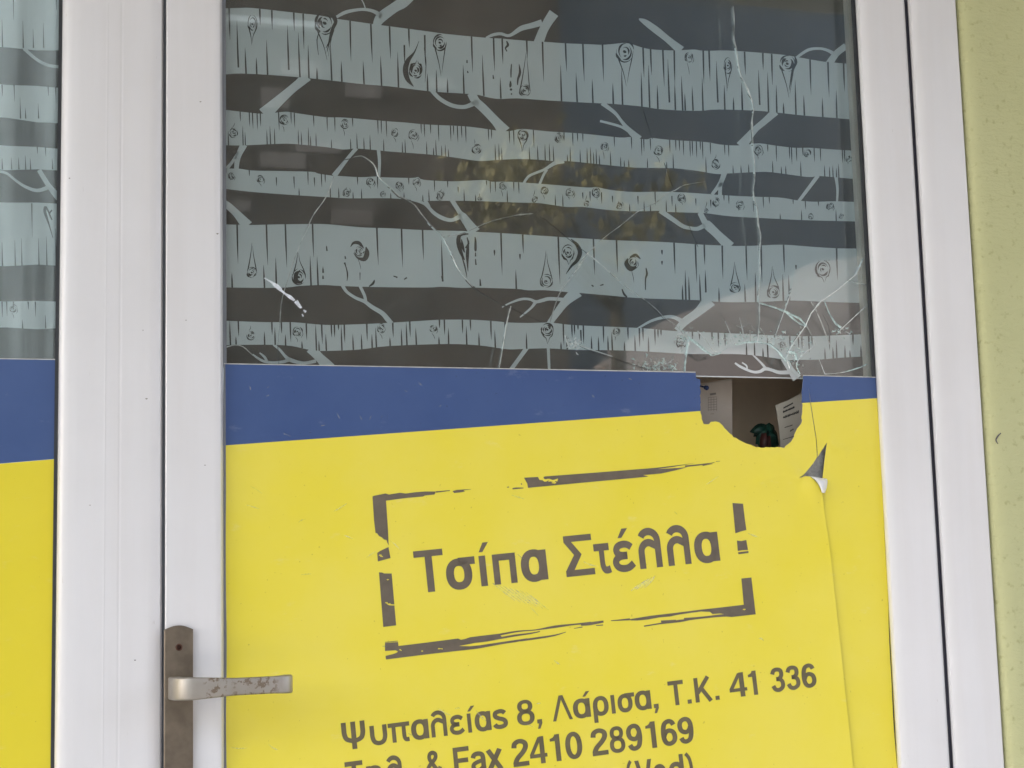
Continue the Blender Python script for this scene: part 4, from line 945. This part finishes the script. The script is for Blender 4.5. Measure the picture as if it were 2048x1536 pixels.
text_line((725, 455), (1375, 365), [('T', 100, 166), ('n', 178, 236), ('λ', 252, 310), ('.', 322, 338), ('&', 398, 464), ('F', 503, 562), ('a', 566, 622), ('x', 624, 684), ('2', 720, 782), ('4', 785, 850), (one(), 864, 900), ('0', 919, 981), ('2', 1015, 1077), ('8', 1083, 1140), ('9', 1147, 1205), (one(), 1220, 1256), ('6', 1275, 1334), ('9', 1338, 1396)], 92, -.13846, 0, org1, 'phone_lettering', .028)
L3 = Line((1254, 1580), (1392, 1560.5))
def al3(px): return L3.along(px, 1580 - (px - 1254) * .1413)
u3 = (al3(1354) - al3(1254)) / 100
for w_, a_, b_ in (('(', 1256, 1269), ('V', 1274, 1308), ('o', 1309, 1336), ('d', 1340, 1371), (')', 1374, 1389)):
    L3.put(G(w_), al3(a_), al3(b_), 50 * u3 / .727)
obj('mobile_lettering', *L3.items, M['ink_olive'], main_sheet)

# brush-stroke box round the name
br = Print(YV - .00028, 1e-6, lambda q: warp(q, False))
for poly in ([(745,993),(748,991.5),(771,987),(778,989),(800,985.5),(812,987),(830,984.5),(850,983),(872,983),(869,989),(850,991),(846,993),(812,996),(772,1001.3),(776,1060),(777,1086),(778,1091),(775,1086),(773,1080),(768,1079),(764,1075),(758,1072),(754,1066.5),(751,1066),(748,1040)],
 [(905,982),(914,979.8),(925,979.2),(930,983),(920,985),(908,986)], [(754.5,1106),(760,1102),(777,1094),(781,1116),(755.7,1123)], [(758,1144.7),(764,1145),(768,1146.8),(783.4,1147),(792.3,1250.7),(766.5,1254)],
 [(770,1286),(796,1284),(797,1292),(850,1285.5),(916,1277),(922,1279.5),(930,1278),(940,1274.5),(961,1271.8),(1006,1266.5),(1001,1271),(1004,1274),(996,1279),(975,1283),(950,1286),(918,1292),(940,1292.5),(960,1290.5),(990,1286),(1020,1281.5),(1055,1276.5),(1048,1281),(1030,1284.5),(1006,1288),(955,1297.4),(860,1308),(772,1319),(771,1311.8),(785,1308.5),(793,1305.6),(796,1303),(791,1300.5),(770,1302)],
 [(770,1284),(795,1281.5),(796,1282.8),(770,1285.2)],
 [(1258,1239),(1264,1237.5),(1302,1231.4),(1351,1225.7),(1404,1219),(1445,1214.5),(1487.5,1209.5),(1482.8,1157),(1502.8,1155),(1511.4,1228.6),(1463.7,1234),(1445,1232.5),(1452,1229),(1440,1227),(1425,1228),(1420,1223.8),(1402,1223),(1380,1226),(1359,1229),(1340,1233),(1318,1235),(1296,1239),(1275,1241),(1262,1241)],
 [(1465,1006),(1486,1007.4),(1490,1040),(1492.7,1060),(1481,1063),(1470.8,1066.8)], [(1473.9,1081),(1482,1082),(1492.7,1080),(1496,1100),(1484,1100.5),(1475.5,1102)], [(1476,1104.5),(1497,1102),(1497,1106),(1477,1108.5)],
 [(1048,955.4),(1076,953.8),(1079,959.7),(1083,960.5),(1088,958),(1087,954),(1090,952.8),(1200,944.5),(1312,935.6),(1360,930),(1391,926),(1345,934),(1315,938),(1345,936.5),(1375.8,934.3),(1350,941),(1322.5,947),(1300,949),(1286,950),(1297,953.3),(1180,964),(1056,975.7),(1054.6,967.3)]):
    br.poly(poly)
for st in ([(872,984,3),(900,981,1.5)], [(925,980,2),(942,978.5,.5)], [(1000,1269,4),(1037,1262.5,3),(1070,1260,2),(1110,1253.5,5),(1150,1248.5,3),(1182,1246,5)], [(996,1277,4),(1030,1271,4),(1060,1267,3),(1080,1263,2)], [(1040,1281,4),(1080,1275.5,4),(1110,1270.5,3),(1132,1264,1)],
           [(1162,1250,3),(1180,1247.5,6),(1207,1243,4)], [(1148,1257,1),(1165,1254,2)], [(1192,1251,1.5),(1206,1250,2)], [(1222,1241.5,1.5),(1260,1238.5,4)], [(1288,1252.4,2.5),(1321,1247,3),(1359,1242,5),(1380,1239,2.5)], [(1322,1243,4),(1352,1241,3)], [(1368,1239,6),(1406,1235,4),(1445,1231,5),(1470,1231,4)],
           [(1370,932.5,3),(1400,929.5,2.5),(1429,925,.8)], [(1025,977.5,2.5),(1032,976.5,3),(1047,976,1.5)], [(1014,974.5,1.5),(1018,974,2)], [(1042,967,2),(1044,969,2)], [(1432,923,1),(1440,922.3,.8)], [(1405,931,2),(1425,927.5,.8)]):
    br.stroke(st, 3)
br.build('brush_border', M['ink'], main_sheet)
# pale chips rubbed out of the print
ch = Print(YV - .00036, 1e-6, lambda q: warp(q, False))
rc = random.Random(21)
for x, y in ((775, 1159), (772, 1205), (780, 1208), (760, 1111), (762, 1113), (845, 1302), (878, 1298), (884, 1297), (1090, 961), (1098, 963), (1106, 966), (1113, 961), (1487, 1219), (1489, 1218.5), (865, 995), (800, 1300)):
    ch.stroke([(x - rc.uniform(1, 3), y, 1), (x, y + rc.uniform(-1, 1), 2.2), (x + rc.uniform(1, 4), y + rc.uniform(-1.5, 1.5), 1)], 2)
for a in ([(1083,956,3),(1090,961,5),(1098,959,3),(1106,962,4),(1116,958,2)], [(1104,961,2),(1112,966,2)], [(772,1205,1),(778,1209,2.5),(789,1210,2)]): ch.stroke(a, 3)
ch.build('worn_chips', M['yellow'], main_sheet)

# faint rub marks on the film
rb_ = Print(YV - .00042, 1e-6, lambda q: warp(q, False)); r9 = random.Random(33)
for k in range(7):
    x, y = 985 + k * 11, 1172 + k * 3; rb_.stroke([(x, y - 6, 1), (x + 18, y + 8, 3.5), (x + 46, y + 30, 1)], 3)
for k in range(4): rb_.stroke([(1262 + k * 9, 1182 - k * 2, 1), (1275 + k * 9, 1172 - k * 3, 4), (1292 + k * 6, 1160 - k * 3, 1)], 3)
for k in range(26):
    x, y = r9.uniform(455, 1600), r9.uniform(960, 1530); a = r9.uniform(-.6, .9); L_ = r9.uniform(8, 34)
    rb_.stroke([(x, y, .8), (x + L_*.5*math.cos(a), y + L_*.5*math.sin(a) + r9.uniform(-2, 2), r9.uniform(1.5, 3.5)), (x + L_*math.cos(a), y + L_*math.sin(a), .8)], 3)
for k in range(14):
    x, y = r9.uniform(460, 1370), 0; y = r9.uniform(752, bnd(x) - 12); a = r9.uniform(-1.2, 1.2); L_ = r9.uniform(4, 16)
    rb_.stroke([(x, y, .6), (x + L_*.5*math.cos(a), y + L_*.5*math.sin(a), 1.6), (x + L_*math.cos(a), y + L_*math.sin(a), .6)], 3)
rb_.build('rub_marks', M['pale_scuff'], door)['kind'] = 'stuff'
gm = Print(-.0172)
for x, y, r_ in ((401, 203, 1.8), (435, 467, 2.2), (410, 930, 1.4), (372, 640, 1.2)): gm.stroke([(x - r_, y, 1), (x, y + .5, r_ * 1.4), (x + r_, y, 1)], 2)
gm.build('grime_specks', M['grime'], door)['kind'] = 'stuff'
gm = Print(-.0172)
for x, y, r_ in ((293, 797, 2.4), (139, 356, 1.6), (180, 1010, 1.4), (270, 1320, 1.8), (286, 660, 1.2)): gm.stroke([(x - r_, y, 1), (x, y + .5, r_ * 1.4), (x + r_, y, 1)], 2)
gm.build('grime_specks', M['grime'], fw)['kind'] = 'stuff'
# --- lever handle
hd = empty('door_handle'); hd.parent = door
zt_, zb_ = ZF(1259, 357, -.0168), ZF(1720, 357, -.0168)
x0, x1 = XF(328.6, -.022), XF(386.6, -.022)
x0 = P(328.6, 1300, -.023).x; x1 = P(386.3, 1300, -.023).x
bm = bmesh.new()
arcp = [(x0 + (x1 - x0) * i / 12, zt_ + .0042 * math.sin(math.pi * i / 12)) for i in range(13)]
out_ = [(x0, zb_)] + arcp + [(x1, zb_)]
vf = [bm.verts.new((x, -.0232, z)) for x, z in out_]; vb = [bm.verts.new((x, -.0166, z)) for x, z in out_]
ff_ = bm.faces.new(vf); n = len(out_)
for i in range(n): bm.faces.new((vf[i], vf[(i+1) % n], vb[(i+1) % n], vb[i]))
bm.faces.new(vb[::-1])
bmesh.ops.recalc_face_normals(bm, faces=bm.faces)
bmesh.ops.bevel(bm, geom=[e for e in bm.edges if all(abs(q.co.y + .0232) < 1e-6 for q in e.verts)], offset=.0011, segments=3, profile=.6, affect='EDGES')
bobj('plate', bm, M['plate'], hd)
def lathe(name, prof_, cen, axis, m, parent, seg=20):
    bm = bmesh.new(); axis = Vector(axis).normalized(); q = axis.to_track_quat('Z', 'Y'); rings = []
    for r, h in prof_:
        rings.append([bm.verts.new(Vector(cen) + q @ Vector((r * math.cos(6.28318 * i / seg), r * math.sin(6.28318 * i / seg), h))) for i in range(seg)])
    for a, b in zip(rings, rings[1:]):
        for i in range(seg): bm.faces.new((a[i], a[(i+1) % seg], b[(i+1) % seg], b[i]))
    bm.faces.new(rings[-1]); bm.faces.new(rings[0][::-1])
    bmesh.ops.recalc_face_normals(bm, faces=bm.faces)
    o = bobj(name, bm, m, parent)
    return o
sp = P(358, 1294.5, -.0232)
lathe('screw', [(.0036, 0), (.0036, .0004), (.0024, .0006), (.0022, -.0006), (.0003, -.0008)], sp, (0, -1, 0), M['screw'], hd)
kz = P(357, 1560, -.0232)
lathe('key_cylinder', [(.0085, 0), (.0085, .003), (.0078, .0038), (.0015, .0038)], kz, (0, -1, 0), M['lever'], hd, 28)
# lever: neck out of the plate, rounded corner, flat grip to the right, end turned back to the door
zc = P(460, 1375, -.066).z
yo = -.064
xn = P(356, 1372, -.05).x; xe = P(579, 1372, yo).x
path = [(xn, -.0225), (xn, -.034), (xn, -.046)]
for i in range(1, 8):
    a = math.pi / 2 * i / 7; path.append((xn + .013 * (1 - math.cos(a)), -.046 - .018 * math.sin(a)))
nx_ = 14
for i in range(1, nx_ + 1): path.append((xn + .013 + (xe - .010 - xn - .013) * i / nx_, yo - .0008 * math.sin(math.pi * i / nx_)))
path += [(xe - .005, yo + .0012), (xe - .0018, yo + .0042), (xe - .0004, yo + .0085), (xe, yo + .0125)]
sec = []; 
def rsec(hw, hh, r):
    out = []
    for cx_, cy_, a0 in ((hw - r, hh - r, 0), (-hw + r, hh - r, 90), (-hw + r, -hh + r, 180), (hw - r, -hh + r, 270)):
        for k in range(4):
            a = math.radians(a0 + 30 * k); out.append((cx_ + r * math.cos(a), cy_ + r * math.sin(a)))
    return out
bm = bmesh.new(); rings = []; N = len(path); tot = N - 1
for i, (x, y) in enumerate(path):
    a = path[max(i-1, 0)]; b = path[min(i+1, N-1)]; dx, dy = b[0]-a[0], b[1]-a[1]; d = math.hypot(dx, dy)
    nx2, ny2 = -dy/d, dx/d
    t = max(0, min(1, (x - xn - .010) / (xe - xn - .012)))
    hh = .0115 - .0028 * min(1, t * 2.2) + (.0007 * max(0, (t - .85) / .15))
    hw = .0068 - .0016 * min(1, t * 3)
    dz = .0014 * t
    rings.append([bm.verts.new((x + nx2 * s_, y + ny2 * s_, zc + dz + h_)) for s_, h_ in rsec(hw, hh, .0022)])
for a, b in zip(rings, rings[1:]):
    k = len(a)
    for i in range(k): bm.faces.new((a[i], a[(i+1) % k], b[(i+1) % k], b[i]))
bm.faces.new(rings[0]); bm.faces.new(rings[-1][::-1])
bmesh.ops.recalc_face_normals(bm, faces=bm.faces)
for fa in bm.faces: fa.smooth = True
for e in bm.edges:
    if len(e.link_faces) == 2 and e.calc_face_angle(0) > .75: e.smooth = False
bobj('lever', bm, M['lever'], hd)

# ------------------------------------------------------------------ things seen through the hole
def slab(name, pts, y, m, th=.0008, parent=None, bend=None):
    return film(name, m, pts, y, parent, th)
bd = tag(boxobj('display_board', M['board'], XF(1200, .16), XF(1900, .16), .160, .166, .9, 1.75), 'plain dark brown board seen deep behind the hole in the glass', 'board')
cd = empty('paper_card')
tag(cd, 'pale hanging card with a faint printed table, left in the hole', 'card')
film('card', M['card'], [(1345, 778), (1464, 757), (1465, 900), (1345, 905)], .060, cd)
pr = Print(.0598)
pr.stroke([(1420, 789, 4), (1432, 787, 4)], 0)
for k in range(6): pr.stroke([(1416, 795 + k * 5, .7), (1434, 793.5 + k * 5, .7)], 0)
for k in range(4): pr.stroke([(1416.5 + k * 5.6, 795, .7), (1416.5 + k * 5.6, 822, .7)], 0)
pr.stroke([(1421, 828, .8), (1428, 827.5, .8)], 0)
pr.build('faint_table_print', M['grey_ink'], cd)
nt_ = empty('paper_notice')
tag(nt_, 'tilted cream paper notice with lines of black print at the right of the hole', 'notice')
film('paper', M['paper'], [(1551, 810.5), (1575, 801), (1603, 786), (1630, 774), (1636, 860), (1620, 900), (1561, 905), (1560.5, 880), (1557, 850), (1554, 828)], .055, nt_)
pr = Print(.0548)
rw = random.Random(9)
def scrawl(x0, y0, x1, y1, h, n, wd):
    for i in range(n):
        t = (i + .5) / n; x = x0 + (x1 - x0) * t; y = y0 + (y1 - y0) * t; hh = h * rw.uniform(.6, 1.1)
        pr.stroke([(x - rw.uniform(0, .8), y + hh/2, wd), (x + rw.uniform(-.5, .8), y, wd), (x + rw.uniform(-.4, .6), y - hh/2, wd * .8)], 2)
    pr.stroke([(x0, y0 + h*.1, wd), (x1, y1 + h*.1, wd)], 0)
scrawl(1567, 816, 1586, 806, 4, 9, 1.7); scrawl(1566, 824, 1589, 814, 4.5, 10, 2.3); scrawl(1566, 835, 1598, 823, 6, 11, 1.9)
scrawl(1569, 855, 1585, 850, 3, 6, 1.0); scrawl(1580, 862, 1587, 858, 4, 3, 1.3); scrawl(1566, 879, 1590, 872, 2, 9, .9)
pr.build('notice_print', M['black_ink'], nt_)
pp0, pp1 = P(1395, 770, .056), P(1416, 776.5, .045)
ax = (pp1 - pp0); L_ = ax.length
lathe('push_pin', [(.0005, -.006), (.0009, 0), (.0030, .0001), (.0034, .0016), (.0013, .0026), (.0012, L_ * .62), (.0026, L_ * .70), (.0030, L_ * .92), (.0022, L_)], pp0, ax, M['pin'], None, 14)
tag(bpy.data.objects['push_pin'], 'small dark blue push pin holding the pale card', 'push pin')
gr = empty('ribbon_ornament')
tag(gr, 'dark green ribbon ornament with a dark red centre at the bottom of the hole', 'ornament')
rg = random.Random(14)
base = P(1532, 893, .09)
def leaf(p0, p1, p2, wd, m, nm):
    v = []; f = []; K = 8
    for i in range(K + 1):
        t = i / K; q = p0 * (1-t)**2 + p1 * 2*t*(1-t) + p2 * t*t
        d = (p1 - p0) * (1-t) + (p2 - p1) * t; sd_ = Vector((-d.z, 0, d.x)).normalized() if d.length else Vector((1, 0, 0))
        ww = wd * (.45 + .55 * math.sin(math.pi * min(1, t * .9 + .12)))
        v += [q - sd_ * ww + Vector((0, .004, 0)), q + Vector((0, -.003, 0)), q + sd_ * ww + Vector((0, .004, 0))]
        if i: f += [(3*i-3, 3*i, 3*i+1, 3*i-2), (3*i-2, 3*i+1, 3*i+2, 3*i-1)]
    o = obj(nm, v, f, m, gr, True)
    sm = o.modifiers.new('thick', 'SOLIDIFY'); sm.thickness = .0008
for (ax_, ay), (bx, by), wd in (((1530, 850), (1506, 868), .009), ((1534, 846), (1520, 890), .010), ((1538, 848), (1548, 872), .010), ((1540, 852), (1553, 905), .011), ((1530, 856), (1528, 905), .010), ((1545, 858), (1556, 890), .008)):
    leaf(P(1535, 872, .095), P(ax_, ay, .082), P(bx, by, .088), wd, M['ribbon'], 'ribbon')
leaf(P(1531, 905, .08), P(1534, 880, .076), P(1530, 866, .08), .007, M['red'], 'red_centre')
leaf(P(1537, 905, .082), P(1538, 890, .078), P(1539, 872, .082), .005, M['red'], 'red_centre')

# ------------------------------------------------------------------ the street (it shows as reflection in the glass)
tag(boxobj('pavement', M['paving'], -40, 40, -3.2, -.05, -.4, 0.0), kind='structure')
tag(boxobj('road', M['asphalt'], -60, 60, -60, -3.2, -.5, -.12), kind='structure')
M['pale_plaster'] = plain('pale_pink_plaster', (.74, .62, .575), .85, var=.22, scale=1.1, stretch=(.5, 1, 4))
M['brown_brick'] = plain('brown_brick', (.105, .078, .060), .85, var=.35, scale=2.2)
M['slate_panel'] = plain('slate_blue_panel', (.070, .092, .11), .7, var=.1, scale=.4)
_n, _l = M['slate_panel'].node_tree.nodes, M['slate_panel'].node_tree.links
_r = [q for q in _n if q.type == 'VALTORGB'][0].color_ramp.elements
_r[0].color = (.105, .155, .22, 1); _r[1].color = (.14, .165, .195, 1)
M['shutter'] = plain('grey_shutter', (.30, .25, .225), .6, var=.1)
M['pale_blue_plaster'] = plain('pale_blue_plaster', (.58, .64, .66), .85, var=.55, scale=1.2, stretch=(7, 1, .25))
M['streak_bar_grey'] = plain('pale_grey_bar', (.75, .77, .78), .6)
M['leaf'] = plain('autumn_leaf', (.21, .165, .055), .6, var=.4, scale=6)
M['bark_brown'] = plain('brown_bark', (.10, .075, .05), .9, var=.3, scale=12)
M['roof_tile'] = plain('pale_roof', (.46, .40, .37), .8, var=.2, scale=3)
def facade(name, label, cat, x0, x1, y, depth, h, m, wins=(), wm=None):
    o = empty(name, ); tag(o, label, cat)
    boxobj('wall', m, x0, x1, y - depth, y, -.12, h, o)
    for (a, b, c, d) in wins:
        wfr = boxobj('window', M['shutter'] if wm is None else wm, a, b, y + .003, y + .05, c, d, o)
    return o
# pale gabled house: its sloping verge mirrors across the lower right of the pane
ph = empty('pale_house'); tag(ph, 'pale pink plastered house with a sloping gable across the street', 'house')
q = [RP(1215, 700, 9), RP(1330, 640, 9), RP(1430, 602, 9), RP(1560, 555, 9), RP(1740, 497, 9)]
zx = [(p_.x, p_.z) for p_ in q]
apex = (zx[-1][0] + 1.6, zx[-1][1] + .55)
gv = [(zx[0][0], -.12)] + zx + [apex, (apex[0] + 3.2, zx[1][1]), (apex[0] + 3.2, -.12)]
v = [(x, -9, z) for x, z in gv] + [(max(x, zx[0][0] + 3.2), -13, z) for x, z in gv]; n = len(gv)
hw = obj('wall', v, [tuple(range(n)), tuple(range(2*n-1, n-1, -1))] + [(i, n+i, n+(i+1) % n, (i+1) % n) for i in range(n)], M['pale_plaster'], ph)
rv = [(x, z - .10) for x, z in zx + [apex, (apex[0] + 3.2, zx[1][1])]]
n = len(rv); v = [(x, -9.25, z) for x, z in rv] + [(max(x, zx[0][0] + 3.2), -13.1, z) for x, z in rv] + [(x, -9.25, z + .03) for x, z in rv] + [(max(x, zx[0][0] + 3.2), -13.1, z + .03) for x, z in rv]
f = []
for i in range(n - 1): f += [(i, i+1, n+i+1, n+i), (2*n+i, 3*n+i, 3*n+i+1, 2*n+i+1), (i, 2*n+i, 2*n+i+1, i+1), (n+i, n+i+1, 3*n+i+1, 3*n+i)]
obj('roof', v, f, M['roof_tile'], ph)
wl = []
for (a, b, c, d) in ((455, 500, 405, 425), (520, 575, 180, 215), (690, 760, 170, 195), (520, 610, 310, 335), (560, 640, 125, 150), (680, 760, 400, 425), (590, 680, 290, 305), (860, 900, 160, 178)):
    A, B = RP(a, d, 14), RP(b, c, 14); wl.append((A.x, B.x, A.z, B.z))
facade('brick_building', 'dark brown brick building with grey shutters across the street', 'building', RP(150, 400, 14).x, RP(1130, 400, 14).x, -14, 6, 9.6, M['brown_brick'], wl)
facade('slate_building', 'slate blue panelled block behind the gabled house across the street', 'building', RP(1130, 400, 14).x + .02, 16.0, -15, 6, 10.2, M['slate_panel'],
       [], None)
facade('pale_building', 'pale blue grey plastered building across the street to the left', 'building', -9.0, RP(150, 400, 14).x - .02, -13.5, 6, 9.6, M['pale_blue_plaster'])
# pale bar added on the brick building so a bright streak mirrors in the glass
A, B = RP(455, 38, 13.9), RP(640, 30, 13.9)
tag(boxobj('streak_bar', M['streak_bar_grey'], A.x, B.x, -13.98, -13.86, A.z - .03, A.z + .03), 'long narrow pale sign added for the bright streak it mirrors in the glass', 'bar')
tr = empty('street_tree'); tag(tr, 'small street tree with yellowing autumn leaves by the road', 'tree')
tc = RP(1210, 400, 6.5)
bm = bmesh.new()
def limb(bm, a, b, r0, r1, seg=8):
    d = (b - a).normalized(); qn = d.to_track_quat('Z', 'Y'); r_ = []
    for p_, rr in ((a, r0), (b, r1)): r_.append([bm.verts.new(p_ + qn @ Vector((rr * math.cos(6.283*i/seg), rr * math.sin(6.283*i/seg), 0))) for i in range(seg)])
    for i in range(seg): bm.faces.new((r_[0][i], r_[0][(i+1) % seg], r_[1][(i+1) % seg], r_[1][i]))
limb(bm, Vector((tc.x, -6.5, -.12)), Vector((tc.x + .05, -6.5, tc.z - .6)), .07, .04)
rt = random.Random(3); tips = []
for k in range(9):
    e = Vector((tc.x + rt.uniform(-.70, .50), -6.5 + rt.uniform(-.4, .4), tc.z + rt.uniform(-.26, .20))); tips.append(e)
    limb(bm, Vector((tc.x + .05, -6.5, tc.z - .6)), e, .018, .006, 6)
bobj('trunk', bm, M['bark_brown'], tr)
v = []; f = []
for e in tips:
    for k in range(70):
        c = e + Vector((rt.gauss(0, .13), rt.gauss(0, .13), rt.gauss(0, .10))); a = Euler((rt.uniform(0, 6), rt.uniform(0, 6), rt.uniform(0, 6))).to_matrix(); s_ = rt.uniform(.025, .05)
        b = len(v); v += [c + a @ Vector(w_) * s_ for w_ in ((-1, 0, 0), (0, -.6, .1), (1, 0, 0), (0, .6, .1))]; f.append((b, b+1, b+2, b+3))
tag(obj('crown', v, f, M['leaf'], tr), kind='stuff')
